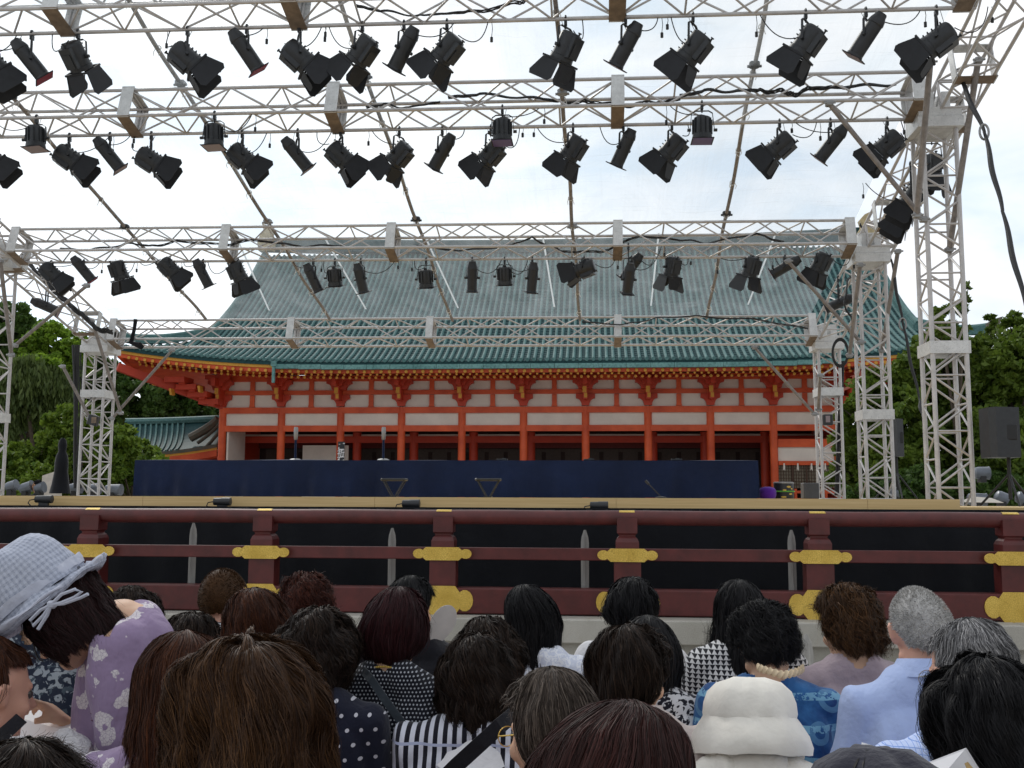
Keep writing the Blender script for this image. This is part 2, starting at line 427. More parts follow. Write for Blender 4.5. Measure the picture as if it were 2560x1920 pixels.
# lower side deck to the right
o = MB(); xa, xb = U(2375, 1270, 10.3).x, U(2800, 1270, 10.3).x
o.box(((xa+xb)/2, 11.3, U(2450, 1276, 10.3).z-.04), (xb-xa, 2.0, .14)); o = o.build('side_deck', m_ply); tag(o, 'low plywood side deck at the right end of the stage under the loudspeaker stand', 'platform')
for px in (-60, 200,):
    pass
# dimmer strip battens on the ledge
zl = U(1280, 1277, 9.8).z-.006
segs = [(-120, 68), (84, 515), (550, 980), (1030, 1490), (1505, 1975)]
for k, (a, c_) in enumerate(segs):
    xa, xb = U(a, 1270, 9.78).x, U(c_, 1270, 9.78).x
    t_ = empty('light_batten', ((xa+xb)/2, 9.78, zl), 'black metal footlight batten on the stage ledge, '+('leftmost, cut by the frame', 'second from left above the hat', 'third from left', 'fourth from left in the middle', 'rightmost of the row')[k], 'batten', 'footlight battens along the stage edge')
    MB().box(((xa+xb)/2, 9.78, zl+.019), (xb-xa, .10, .034), ch=.006).build('housing', m_black, t_)
    n_ = max(2, int((xb-xa)/.17)); b = MB()
    for q in range(n_):
        X = xa+(q+.5)*(xb-xa)/n_; b.box((X, 9.725, zl+.019), ((xb-xa)/n_*.62, .012, .016)); 
    b.build('slot_cover', m_steel if False else m_blackm, t_)
for k, (px, py) in enumerate(((110, 1248), (556, 1254), (1028, 1259), (1498, 1264))):
    c = U(px, py, 9.8); h = .033+.04
    t_ = empty('floor_lantern', (c.x, 9.8, zl+.042), 'small black cylindrical lamp lying on the stage edge, '+('leftmost above the grey hat', 'second from left', 'third, below the low stands', 'rightmost of four')[k], 'stage light', 'small lamps on the stage edge')
    m_ = Matrix.Translation(c) @ Matrix.Rotation(R(90), 4, 'Y')
    MB().lathe([(.025, -.09), (.036, -.085), (.038, -.02), (.041, .0), (.041, .085), (.030, .088)], m_, 18).build('can', m_black, t_, True)
    MB().box((c.x, 9.8, (zl+.042+c.z)/2-.01), (.10, .03, max(.02, c.z-zl-.05))).build('bracket', m_black, t_)
    MB().path([c+Vector((-.09, 0, 0)), c+Vector((-.14, -.02, -.01)), c+Vector((-.15, -.03, -.04)), c+Vector((-.11, -.04, -.07))], .006).build('power_cord', m_rubber, t_)
# ------------------------------------------------------------ blue draped riser
YB = 15.6
xa, xb = U(336, 1200, YB).x, U(1896, 1200, YB).x; zt_ = U(1280, 1151, YB).z
G = []
nn = 220
rng = np.random.RandomState(3); ph = rng.rand(8)*6
def fold(x, t): return .026*t*(math.sin(x*2.1+ph[0])+.7*math.sin(x*4.7+ph[1])+.5*math.sin(x*9.3+ph[2]+t))
for t in np.linspace(1.0, 0, 9):
    G.append([Vector((xa+(xb-xa)*i/nn+ (.02*t if i==nn else -.02*t if i==0 else 0), YB-.012+(-fold(i*.11, t)), zs+.004+(zt_-zs-.004)*(1-t))) for i in range(nn+1)])
for y in (.02, .3, .8, 1.3):
    G.append([Vector((xa+(xb-xa)*i/nn, YB+y, zt_+.006*math.sin(i*.13+y*3)+.008*math.sin(i*.031))) for i in range(nn+1)])
G.append([Vector((p_.x, YB+1.32, zs+.01)) for p_ in G[-1]])
rs = empty('draped_riser', ((xa+xb)/2, YB+.6, zs), 'long low riser on the stage covered by plain navy blue cloth', 'riser')
MB().grid(G).build('blue_cloth', m_navy, rs, True)
b = MB()
for X, s_ in ((xa, -1), (xb, 1)):
    b.grid([[Vector((X+s_*.012*math.sin(j*1.3)*(1-i/4), YB+1.3*j/8, zs+.006+(zt_-zs-.006)*i/4)) for j in range(9)] for i in range(5)])
b.build('cloth_end', m_navy, rs, True)
MB().box(((xa+xb)/2, YB+.66, (zs+zt_)/2-.02), (xb-xa-.1, 1.2, zt_-zs-.05)).build('frame', m_ply, rs)
# microphones on the riser
for k, (px, pt) in enumerate(((738, 1073), (958, 1073))):
    c = U(px, 1149, YB+.3); top = U(px, pt, YB+.3)
    base = Vector((c.x, YB+.3, zt_+.008))
    t_ = empty('microphone_stand', base, 'straight desk microphone on a thin navy stand on the blue riser, '+('the left one' if k == 0 else 'the right one'), 'microphone', 'microphones on the riser')
    MB().lathe([(.10, 0), (.10, .012), (.07, .026), (.02, .034)], Matrix.Translation(base), 24).build('round_base', m_steel, t_, True)
    m_bl = m_navy
    MB().tube(base+Vector((0, 0, .03)), Vector((base.x, base.y, top.z-.13)), .020, 10).build('pole', m_bl, t_, True)
    MB().lathe([(.018, -.16), (.032, -.14), (.036, -.03), (.036, .03), (.030, .055)], Matrix.Translation(Vector((base.x, base.y, top.z-.02))), 14).build('microphone_head', m_steel, t_, True)
for k, px in enumerate((1256, 1472, 1691)):
    c = U(px, 1150, YB+.25)
    o = MB().box((c.x, c.y, zt_+.022), (.17, .12, .022), ch=.005).box((c.x+.02, c.y, zt_+.038), (.05, .05, .02)).build('boundary_microphone', m_black)
    tag(o, 'flat black plate microphone lying on the blue riser, '+('below the fifth red column', 'middle one', 'rightmost, near the cloth end')[k], 'microphone', 'flat microphones on the riser')
# folding stools / low stands in front
for k, (px, y0, y1) in enumerate(((986, 1199, 1243), (1221, 1199, 1243))):
    Y = 13.2; c = U(px, y0, Y); zb = zs+.0; h = c.z-zb
    t_ = empty('low_stand', (c.x, Y, zs), 'low black V-legged folding stand on the stage before the blue riser, '+('left one' if k == 0 else 'right one'), 'stand', 'low stands before the riser')
    MB().box((c.x, Y, c.z), (.34, .20, .035), ch=.012).build('seat', m_black, t_)
    for s_ in (-1, 1):
        b = MB()
        for yy in (-.07, .07): b.tube((c.x+s_*.14, Y+yy, c.z-.015), (c.x+s_*.025, Y+yy, zs+.012), .009, 6)
        b.build('leg', m_black, t_)
    MB().box((c.x, Y, zs+.008), (.10, .24, .014)).build('foot', m_black, t_)
t_ = empty('microphone_boom', U(1660, 1247, 13.0), 'thin black microphone boom leaning in front of the right part of the blue riser', 'microphone')
a, c = U(1622, 1210, 13.0), U(1652, 1240, 13.0); c.z = zs+.02
MB().tube(a, c, .008, 6).build('arm', m_black, t_); MB().tube(a, a+(a-c).normalized()*.06, .016, 8).build('microphone_head', m_black, t_)
MB().lathe([(.07, zs+.002), (.07, zs+.014), (.02, zs+.022)], Matrix.Translation((c.x, 13.0, 0)), 16).build('foot', m_black, t_)
# drum with green band, purple cushion, grey box
Y = 16.4
c0, c1 = U(1935, 1248, Y), U(1984, 1206, Y); cx = (c0.x+c1.x)/2; rr = (c1.x-c0.x)/2
t_ = empty('lacquered_drum', (cx, Y, zs), 'black lacquered drum with gold motifs and a bright green band at right of stage', 'drum')
h = c1.z-zs
MB().lathe([(rr*.98, zs), (rr, zs+.02), (rr, zs+h*.5), (rr, zs+h-.02), (rr*.97, zs+h)], Matrix.Translation((cx, Y, 0)), 32).build('shell', m_black, t_, True)
m_green = M('green_band', (.12, .42, .05), .6)
MB().lathe([(rr*1.01, zs+h*.40), (rr*1.10, zs+h*.42), (rr*1.10, zs+h*.46), (rr*1.01, zs+h*.48)], Matrix.Translation((cx, Y, 0)), 32).build('green_band', m_green, t_, True)
MB().lathe([(rr*1.02, zs+h-.02), (rr*1.03, zs+h), (rr*.9, zs+h+.006)], Matrix.Translation((cx, Y, 0)), 32).build('rim', m_steel, t_, True)
for a_, zz_, w_, hh in ((.35, .72, .26, .06), (-.1, .52, .2, .05), (.55, .28, .22, .05), (-.2, .10, .30, .05), (.7, .60, .14, .04)):
    b = MB(); G = []
    for v in np.linspace(-1, 1, 7): G.append([Vector((cx+math.sin(a_+u*w_)*rr*1.006, Y-math.cos(a_+u*w_)*rr*1.006, zs+h*(zz_+hh*v*math.sqrt(max(0, 1-u*u))))) for u in np.linspace(-1, 1, 7)])
    b.grid(G).build('gold_motif', m_gold, t_)
c = U(1919, 1247, 16.2); rr = .13
o = MB().lathe([(rr*.9, 0), (rr*1.05, .05), (rr*1.05, .13), (rr*.8, .17), (rr*.3, .185)], Matrix.Translation((c.x, 16.2, zs)), 24).build('purple_cushion', cloth_mat('purple_cloth', (.10, .02, .30), .15), smooth=True)
tag(o, 'purple cloth covered cushion between the blue riser and the black drum', 'cushion')
c = U(2025, 1235, 17.0); o = MB().box((c.x, 17.0, zs+.13), (.25, .25, .26), ch=.01).build('monitor_box', M('grey_box', (.08, .08, .085), .6)); tag(o, 'dark grey equipment box beside the drum, left of the rear right tower', 'box')
# ------------------------------------------------------------ shrine hall
YW = 63.0
hall = empty('shrine_hall', (U(1325, 1100, YW).x, YW, 0), 'large vermilion shrine hall with white panels and a sweeping green tiled roof behind the stage', 'shrine hall')
colpx = [557, 704, 852, 1004, 1155, 1309, 1464, 1620, 1776, 1933, 2093]
cx = [U(p_, 1050, YW).x for p_ in colpx]
wz = lambda py: U(1325, py, YW).z
rc = .24
Yc = YW
for X in cx:
    MB().lathe([(rc*1.02, 0), (rc*1.02, wz(1080)), (rc, wz(1017))], Matrix.Translation((X, Yc, 0)), 20).build('column', m_verm, hall, True)
xl, xr = cx[0], cx[-1]
def hbeam(y0, y1, name='beam', proud=.16, mat=m_verm, dy=0):
    z0, z1 = wz(y1), wz(y0); return MB().box(((xl+xr)/2, Yc+dy, (z0+z1)/2), (xr-xl+.3, proud*2, z1-z0)).build(name, mat, hall)
hbeam(1063, 1078); hbeam(1017, 1032, proud=.20); hbeam(974, 985, 'beam', .15); hbeam(936, 951, 'beam', .19)
MB().box(((xl+xr)/2, Yc+.06, (wz(1064)+wz(940))/2), (xr-xl, .10, wz(940)-wz(1064))).build('plaster_wall', m_plaster, hall)
# struts at mid bay and bracket sets over every column
b = MB()
for i in range(len(cx)-1):
    X = (cx[i]+cx[i+1])/2
    for (ya, yb) in ((986, 1016), (951, 974)):
        z0, z1 = wz(yb), wz(ya)
        b.prism([(-.19, z0), (.19, z0), (.15, z0+.18*(z1-z0)), (.15, z1), (-.15, z1), (-.15, z0+.18*(z1-z0))], (X, Yc-.02, 0), Vector((1, 0, 0)), Vector((0, 0, 1)), .13)
b.build('strut', m_verm, hall)
def arm_poly(w0, w1, z0, z1):      # boat shaped bracket arm
    pts = []
    for i in range(7):
        a = i/6*math.pi/2; pts.append((w0+(w1-w0)*(1-math.cos(a)), z0+(z1-z0)*.62*math.sin(a)))
    pts += [(w1, z1)]
    return pts+[(-x, z) for x, z in reversed(pts)]
ex, ez = Vector((1, 0, 0)), Vector((0, 0, 1))
for X in cx:
    br = MB()
    br.prism(arm_poly(.24, .60, wz(1015), wz(986)), (X, Yc-.05, 0), ex, ez, .24)
    br.prism(arm_poly(.44, .80, wz(975), wz(950)), (X, Yc-.30, 0), ex, ez, .50)
    br.prism(arm_poly(.34, .80, wz(966), wz(938)), (X, Yc-1.0, 0), ex, ez, .26)
    br.box((X, Yc-.6, (wz(1002)+wz(968))/2), (.26, 1.1, wz(968)-wz(1002)))
    br.box((X, Yc-1.3, (wz(968)+wz(948))/2), (.26, 1.3, wz(948)-wz(968)))
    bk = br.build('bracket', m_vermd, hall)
    e_ = MB(); e_.box((X-.05, Yc-1.16, (wz(986)+wz(971))/2), (.24, .04, wz(971)-wz(986))); e_.box((X+.02, Yc-.62, (wz(999)+wz(987))/2), (.20, 1.1, wz(987)-wz(999)-.02))
    e_.build('ochre_end', m_yellow, bk)
    wb = MB()
    for s_ in (-1, 1): wb.box((X+s_*.40, Yc-.20, wz(991)), (.14, .08, .11))
    wb.build('white_block', m_plaster, bk)
# inner porch: back wall, beams, inner columns, doors
Yi = Yc+4.2
b = MB(); b.box(((xl+xr)/2, Yi, wz(1086)), (xr-xl, .1, .55)); b.build('inner_frieze', m_plaster, hall)
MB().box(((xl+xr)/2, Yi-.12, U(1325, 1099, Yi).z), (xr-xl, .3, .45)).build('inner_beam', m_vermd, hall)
for px in (893, 1035, 1184, 1327, 1632, 1762, 1912):
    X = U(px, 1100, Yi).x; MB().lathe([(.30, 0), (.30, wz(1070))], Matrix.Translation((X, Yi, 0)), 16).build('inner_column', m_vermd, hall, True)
Yb = Yc+7.5
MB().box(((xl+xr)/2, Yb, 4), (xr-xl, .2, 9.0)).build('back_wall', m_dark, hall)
b = MB(); X = xl+1
while X < xr-1:
    b.box((X, Yb-.14, 3.2), (1.05, .05, 3.4)); b.box((X+.675, Yb-.13, 4.8), (.4, .04, .2)); X += 1.35
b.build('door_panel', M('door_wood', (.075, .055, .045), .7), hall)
b = MB(); b.box(((xl+xr)/2, Yb-.25, U(1325, 1112, Yb).z), (xr-xl, .2, .5)); b.build('door_lintel', M('dark_red', (.16, .016, .012), .6), hall)
MB().box(((xl+xr)/2, Yc+4.1, wz(1060)+.1), (xr-xl, 8.0, .12)).build('porch_ceiling', m_vermd, hall)
# white side walls inside the porch on the left, screens on the right
MB().box((U(585, 1110, Yc+1.5).x+.1, Yc+1.6, 3.0), (.12, 3.1, 7.2)).build('side_wall', m_plaster, hall)
xa, xb = U(758, 1120, Yi-.2).x, U(872, 1120, Yi-.2).x
MB().box(((xa+xb)/2, Yi-.25, 3.2), (xb-xa, .1, (U(800, 1114, Yi).z-3.2)*2)).build('side_wall', m_plaster, hall)
xa, xb = cx[9]+.25, cx[10]-.25
MB().box(((xa+xb)/2, Yc+.1, (wz(1117)+wz(1152))/2), (xb-xa, .12, wz(1117)-wz(1152))).build('side_wall', m_plaster, hall)
MB().box(((xa+xb)/2, Yc+.05, (wz(1152)+wz(1162))/2), (xb-xa, .3, wz(1152)-wz(1162))).build('beam', m_verm, hall)
MB().box(((xa+xb)/2, Yc+.05, (wz(1107)+wz(1117))/2+.1), (xb-xa, .28, .5)).build('beam', m_verm, hall)
MB().box(((xa+xb)/2, Yc+.12, (wz(1162)+wz(1218))/2), (xb-xa, .06, wz(1162)-wz(1218))).build('reed_screen', m_screen, hall)
b = MB()
for i in range(1, 4): b.box((xa+(xb-xa)*i/4, Yc+.02, (wz(1162)+wz(1218))/2), (.10, .10, wz(1162)-wz(1218)))
for i in range(1, 7): b.box(((xa+xb)/2, Yc+.07, wz(1162)+(wz(1218)-wz(1162))*i/7), (xb-xa, .05, .03))
for i in range(1, 22): b.box((xa+(xb-xa)*i/22, Yc+.075, (wz(1162)+wz(1218))/2), (.03, .04, wz(1162)-wz(1218)))
b.build('screen_lattice', M('lattice_wood', (.07, .035, .02), .7), hall)
b = MB()
b.box(((xa+xb)/2, Yc-1.0, wz(1228)), (xb-xa+3, .1, .16)); b.box(((xa+xb)/2, Yc-1.0, wz(1246)), (xb-xa+3, .1, .16))
for i in range(8): b.box((xa-1+i*.9, Yc-1.0, wz(1240)), (.14, .14, 1.0))
b.build('balustrade', m_verm, hall)
MB().box(((xl+xr)/2, Yc+3, .55), (xr-xl+3, 9, 1.1)).build('podium', m_stone, hall)
# hanging paper streamers at the right screen
b = MB()
for i in range(4):
    X = xa+.3+i*.78*(xb-xa)/3.2
    b.prism([(-.07, -.45), (.0, -.35), (.07, -.48), (.05, 0), (-.03, 0)], (X, Yc-.2, wz(1158)), ex, ez, .01)
b.build('paper_streamer', m_plaster, hall)
# ---------------- roof
YE, YT = 58.4, 72.5
xeL, xeR = U(283, 875, YE).x, U(2484, 850, YE).x
xgL, xgR = -24.9, 19.7
z_e = U(1325, 903, YE).z; z_r = U(1325, 630, YT).z
vg = .30
def lift(x):
    xm = (xeL+xeR)/2; t = abs(x-xm)/((xeR-xeL)/2); return 1.15*max(0, (t-.35)/.65)**2.6
def S(x, v, up=0):
    base = z_e+(z_r-z_e)*(.50*v+.50*v**1.75)+lift(x)*(1-v)**2
    sl = (z_r-z_e)*(.50+.875*v**.75)/(YT-YE); n_ = Vector((0, -sl, 1)).normalized()
    return Vector((x, YE+(YT-YE)*v, base))+n_*up
def vtop(x):
    if x < xgL: return vg*max(0, (x-xeL)/(xgL-xeL))
    if x > xgR: return vg*max(0, (xeR-x)/(xeR-xgR))
    return 1.0
nroll = 134; pitch_ = (xeR-xeL)/nroll
# pan tiles: stepped surface
vs, fs = [], []
b = MB()
nst = 40
cols = []
for i in range(nroll*2+1):
    x = xeL+pitch_*i/2; vt = max(vtop(x), .004); cols.append((x, vt))
G = []
for j in range(nst):
    for e2 in (0, 1):
        row = []
        for x, vt in cols:
            v = vt*(j+e2)/nst; row.append(S(x, v, .028*(1-e2)))
        G.append(row)
b.grid(G); pan = b.build('pan_tiles', m_tiled, hall)
# cover tile rolls
b = MB(); rr = pitch_*.26
for i in range(nroll):
    x = xeL+pitch_*(i+.5); vt = vtop(x)
    if vt < .01: continue
    n_ = max(3, int(26*vt)); prev = None; P = []
    for j in range(n_+1):
        v = vt*j/n_
        for a in range(6):
            th = math.pi*a/5; P.append(S(x+math.cos(th)*rr, v, .03+math.sin(th)*rr*1.15))
    fsx = [(j*6+a, j*6+a+1, j*6+7+a, j*6+6+a) for j in range(n_) for a in range(5)]; fsx.append((0, 1, 2, 3, 4, 5))
    b.add(P, fsx)
    b.lathe([(rr*1.12, 0), (rr*1.12, .05)], Matrix.Translation(S(x, 0, .10)-Vector((0, .05, 0))) @ Matrix.Rotation(R(-90), 4, 'X'), 10)
b.build('cover_tiles', m_tile, hall, True)
# eave tile front, ochre board, red board
def eave_strip(d0, d1, y0, th, xa, xb, name, mat, n_=90):
    b = MB(); G1, G2 = [[], [], [], []], None
    for i in range(n_+1):
        x = xa+(xb-xa)*i/n_; s_ = S(x, 0)
        for k, (dz, dy) in enumerate(((d0, 0), (d1, 0), (d1, th), (d0, th))): G1[k].append(s_+Vector((0, y0+dy, -dz)))
    b.grid([G1[0], G1[1], G1[2], G1[3], G1[0]]); return b.build(name, mat, hall)
eave_strip(-.05, .20, .02, .2, xeL, xeR, 'eave_tile_edge', m_tiled)
eave_strip(.20, .38, .10, .3, xeL+.1, xeR-.1, 'ochre_board', m_yellow)
eave_strip(.38, .62, .18, .4, xeL+.25, xeR-.25, 'red_board', m_verm)
# side eaves: same boards carried round both sides
def eside(xe_, s_, y, dz, dx):      # point on the side eave edge
    t = abs(2*(y-YE)/(2*(YT-YE))-1); return Vector((xe_-s_*dx, y, z_e+1.15*max(0, (t-.35)/.65)**2.6-dz))
YB_ = 2*YT-YE
for s_, xe_ in ((-1, xeL), (1, xeR)):
    for d0, d1, dx, nm, mt in ((-.05, .20, .02, 'eave_tile_edge', m_tiled), (.20, .38, .10, 'ochre_board', m_yellow), (.38, .62, .18, 'red_board', m_verm)):
        ys = [YE+dx+(YB_-YE)*i/30 for i in range(31)]; b = MB()
        b.grid([[eside(xe_, s_, y, d0, dx) for y in ys], [eside(xe_, s_, y, d1, dx) for y in ys], [eside(xe_, s_, y, d1, dx+.3) for y in ys]]); b.build(nm, mt, hall)
# underside of the eave: a ring from the boards in to the wall head
zu = wz(934); b = MB()
outer, inner = [], []
for i in range(61):
    t = i/60; x = xeL+.35+(xeR-xeL-.7)*t; outer.append(S(x, 0)+Vector((0, .4, -.615))); inner.append(Vector((xl-.3+(xr-xl+.6)*t, Yc+.1, zu)))
rg_ = [[o_.lerp(i_, t)+Vector((0, 0, .35*math.sin(t*math.pi))) for o_, i_ in zip(outer, inner)] for t in np.linspace(0, 1, 7)]
b.grid(rg_)
for s_, xe_, xw in ((-1, xeL, xl-.3), (1, xeR, xr+.3)):
    o2, i2 = [], []
    for i in range(31):
        t = i/30; y = YE+.4+(YB_-YE-.8)*t; o2.append(eside(xe_, s_, y, .615, .35)); i2.append(Vector((xw, Yc+.1+(YB_-YE-2*(Yc-YE))*t, zu-.1)))
    b.grid([[o_.lerp(i_, t)+Vector((0, 0, .35*math.sin(t*math.pi))) for o_, i_ in zip(o2, i2)] for t in np.linspace(0, 1, 7)])
b.build('eave_soffit', m_verm, hall)
for xw in (xl-.12, xr+.12): MB().box((xw, Yc+9.5, zu/2+.2), (.2, 18.6, zu+.3)).build('gable_wall', m_vermd, hall)
# rafter ends, two tiers: the upper, outer tier as single parts
lo, hi = xeL+1.0, xeR-1.0; nE = 100; end_me = None; bb_, be = MB(), MB()
for i in range(nE):
    x = lo+(hi-lo)*i/(nE-1); s_ = S(x, 0)+Vector((0, .06, -.56)); bb_.tube(s_, s_+Vector((0, 2.5, .25)), .08, 6, cap=False)
    if end_me is None:
        o = MB().tube(s_-Vector((0, .03, 0)), s_+Vector((0, .02, 0)), .10, 10).build('rafter_end', m_yellow, hall); end_me = o.data; base_ = s_.copy()
    else:
        o = bpy.data.objects.new('rafter_end', end_me); col.objects.link(o); o.parent = hall; o.location = s_-base_
lo, hi = xl-4.0, xr+4.0; nE = 118
for i in range(nE):
    x = lo+(hi-lo)*i/(nE-1); s_ = S(x, 0)+Vector((0, .9, -.82)); bb_.tube(s_, s_+Vector((0, 2.5, .25)), .085, 6, cap=False); be.tube(s_-Vector((0, .03, 0)), s_+Vector((0, .01, 0)), .09, 8)
    o_ = S(x+.2, 0)+Vector((0, .35, -.70)); be.tube(o_-Vector((0, .03, 0)), o_+Vector((0, .01, 0)), .07, 8)
bb_.build('rafters', m_vermd, hall)['kind'] = 'stuff'; be.build('inner_rafter_ends', m_yellow, hall)['kind'] = 'stuff'
# hip rafter end plates (ochre) under the left corner
for px, py in ((338, 930), (386, 956), (430, 980), (505, 905), (501, 973)):
    c = U(px, py, 60.5); MB().box((c.x, c.y, c.z), (.14, .5, .40), Matrix.Rotation(R(-12), 3, 'Y')).build('ochre_end', m_yellow, hall)
# heavy stepped corner bracket mass near the left and right end columns
for s_, X in ((-1, xl), (1, xr)):
    b = MB()
    for k in range(4):
        b.box((X+s_*(.5+k*.55), Yc-.6-k*.5, wz(1005)+k*.42), (1.3, 1.5, .34)); b.box((X+s_*(.3+k*.5), Yc-.2-k*.4, wz(1012)+k*.42), (.4, 2.2, .22))
    b.bar((X, Yc, wz(1012)), (X+s_*5.2, Yc-4.2, S(xeL if s_ < 0 else xeR, 0).z-1.25), .42, .5)
    b.build('corner_bracket', m_vermd, hall)
# gutter and drain
ga, gb = U(688, 915, YE-.2).x, U(2118, 915, YE-.2).x
b = MB(); n_ = 24
for i in range(n_):
    xa_, xb_ = ga+(gb-ga)*i/n_, ga+(gb-ga)*(i+1)/n_
    b.box(((xa_+xb_)/2, YE-.08, S((xa_+xb_)/2, 0).z-.30), (xb_-xa_-.02, .30, .27))
gt = b.build('gutter', m_copper, hall)
c = U(684, 930, YE-.2); MB().box((c.x, c.y, c.z-.1), (.16, .16, 1.1)).box((c.x, c.y, c.z+.5), (.3, .25, .3)).build('downpipe', m_copper, gt)
# ridges
def ridge(pts, wd, ht, name='ridge', mat=m_tile):
    b = MB()
    for k, (w2, z0, z1) in enumerate(((wd, 0, ht*.75), (wd*.75, ht*.75, ht*.9))):
        G = [[], [], [], []]
        for i, p_ in enumerate(pts):
            d = (pts[min(i+1, len(pts)-1)]-pts[max(i-1, 0)]); d.z = 0; d.normalize(); s_ = Vector((d.y, -d.x, 0))
            for q, (sx, zz_) in enumerate(((1, z0), (1, z1), (-1, z1), (-1, z0))): G[q].append(p_+s_*sx*w2/2+Vector((0, 0, zz_)))
        b.grid([G[0], G[1], G[2], G[3], G[0]])
        b.add([G[q][0] for q in range(4)], [(0, 1, 2, 3)]); b.add([G[q][-1] for q in range(4)], [(3, 2, 1, 0)])
    b.path([p_+Vector((0, 0, ht*.95)) for p_ in pts], wd*.28, 8)
    return b.build(name, mat, hall)
ridge([Vector((xgL+(xgR-xgL)*t, YT, z_r-.1+.5*(2*t-1)**2)) for t in np.linspace(0, 1, 21)], .9, .85, 'main_ridge', m_tiled)
for xg, xe_, s_ in ((xgL, xeL, -1), (xgR, xeR, 1)):
    ridge([S(xg, v, .05) for v in np.linspace(.98, vg-.05, 14)], .55, .55, 'gable_ridge')
    ridge([S(xg+(xe_-xg)*t, vg*(1-t), .08)+Vector((0, 0, .25*t**3)) for t in np.linspace(0, .97, 14)], .5, .5, 'corner_ridge')
    b = MB(); e_ = S(xg+(xe_-xg)*.97, .01)
    b.prism([(-.3, 0), (.3, 0), (.38, .5), (.62*s_, 1.0), (.1*s_, .85), (-.3, .6)], e_+Vector((0, -.1, .2)), ex, ez, .2); b.build('ridge_end_tile', m_tileb, hall)
    # barge edge closing the gable and the plain side slope
    b = MB()
    G = [[S(xg, v, 0), S(xg, v, 0)+Vector((s_*.5, 0, -.12)), S(xg, v, 0)+Vector((s_*.5, 0, -.5))] for v in np.linspace(vg, 1, 12)]
    b.grid(G)
    G = [[S(xg, v), Vector((xg, S(xg, v).y, S(xg, vg).z-.5))] for v in np.linspace(vg, 1, 12)]; b.grid(G)
    G2 = [[S(xg+(xe_-xg)*t, vg*(1-t)), S(xg+(xe_-xg)*t, vg*(1-t))+Vector((0, 2*(YT-S(xg+(xe_-xg)*t, vg*(1-t)).y), 0))] for t in np.linspace(0, 1, 8)]; b.grid(G2)
    b.build('side_slope', m_tiled, hall)
    # tan finial at the ridge end
    f_ = [(-.5, 0), (.55, 0), (.65, .6), (.35, 1.0), (.5, 1.5), (.15, 1.9), (-.3, 2.1), (-.15, 1.6), (-.45, 1.1), (-.6, .6)]
    MB().prism([(x*-s_, z) for x, z in f_], (xg-s_*.2, YT-.35, z_r+.2), ex, ez, .7).build('ridge_finial', m_finial, hall)
G = [[Vector((x, YT+(YT-YE)*t, z_r+(z_e-z_r)*t)) for x in (xgL, xgR)] for t in (0, 1)]
MB().grid(G).build('rear_slope', m_tiled, hall)
# prayer sign on a black board in front of column 3
c = U(853, 1125, YW-1.2); zt1 = U(853, 1104, YW-1.2).z; zb1 = U(853, 1160, YW-1.2).z
sgn = empty('prayer_sign', (c.x, YW-1.2, 0), 'tall narrow black sign with white Japanese characters standing by the third red column', 'sign')
MB().box((c.x, YW-1.2, (zt1+zb1)/2), (.42, .06, zt1-zb1)).build('board', m_black, sgn)
b = MB(); b.box((c.x-.1, YW-1.15, zb1/2), (.08, .06, zb1)); b.box((c.x, YW-1.15, .04), (.5, .5, .06)); b.build('post', m_black, sgn)
cu = bpy.data.curves.new('t', 'FONT'); cu.body = "ご\n祈\n祷"; cu.size = .50; cu.align_x = 'CENTER'; cu.align_y = 'TOP'; cu.extrude = .004; cu.space_line = .82; cu.offset = .008
to = bpy.data.objects.new('tmp', cu); col.objects.link(to)
dg = bpy.context.evaluated_depsgraph_get(); me = bpy.data.meshes.new_from_object(to.evaluated_get(dg)); bpy.data.objects.remove(to)
me.transform(Matrix.Translation((c.x, YW-1.24, zt1-.10)) @ Matrix.Rotation(R(90), 4, 'X')); me.materials.clear()
link_mesh('lettering', me, M('white_paint', (.85, .85, .85), .6), sgn)

# ------------------------------------------------------------ corridor wing on the left
YV = 70.0
wing = empty('corridor_wing', (U(280, 1150, YV).x, YV, 0), 'low side building with dark green tiled roof half hidden behind the left bushes', 'building')
def W(x, v):      # x pixel, v 0 ridge .. 1 eave
    pr = U(x, 1061-.00012*max(0, x-250)**2*1.9*.4, YV+3); pe = U(x-18*v, 1134-.00042*max(0, x-330)**2*2.0*.5, YV-1.6)
    p_ = pr.lerp(pe, v); p_.z -= .45*math.sin(v*math.pi)*.8; return p_
G = [[W(x, v) for x in range(-40, 561, 10)] for v in np.linspace(0, 1, 10)]
MB().grid(G).build('pan_tiles', m_tiled, wing)
b = MB(); x = -40
while x < 470:
    b.path([W(x+4*0, v)+Vector((0, -.03, .06)) for v in np.linspace(0.02, 1, 10)], .085, 6); x += 13.5
b.build('cover_tiles', m_tile, wing, True)
b = MB(); b.path([W(x, 0)+Vector((0, 0, .18)) for x in range(-40, 565, 20)], .28, 8); b.build('ridge', m_tile, wing, True)
b = MB()
for k in range(4):
    b.path([U(536-k*-6+10-70*t-6*k*t+18*k*t, 1050+k*6+(48+7*k)*t**.75, YV-.6-.2*k)+Vector((0, 0, .1)) for t in np.linspace(0, 1, 10)], .33-.07*k if k == 0 else .13, 8)
b.build('gable_ridge', m_tileb, wing, True)
xs_ = list(range(-40, 561, 10))
for nm, mt, z0, z1 in (('tile_edge', m_tileb, .06, -.18), ('ochre_board', m_yellow, -.18, -.34), ('red_board', m_verm, -.34, -.80)):
    b = MB(); b.grid([[W(x, 1)+Vector((0, .05 if nm != 'tile_edge' else 0, z)) for x in xs_] for z in (z0, z1)]+[[W(x, 1)+Vector((0, 1.5, z1)) for x in xs_]]); b.build(nm, mt, wing)
xa, xb = U(-40, 1200, YV).x, U(548, 1200, YV).x
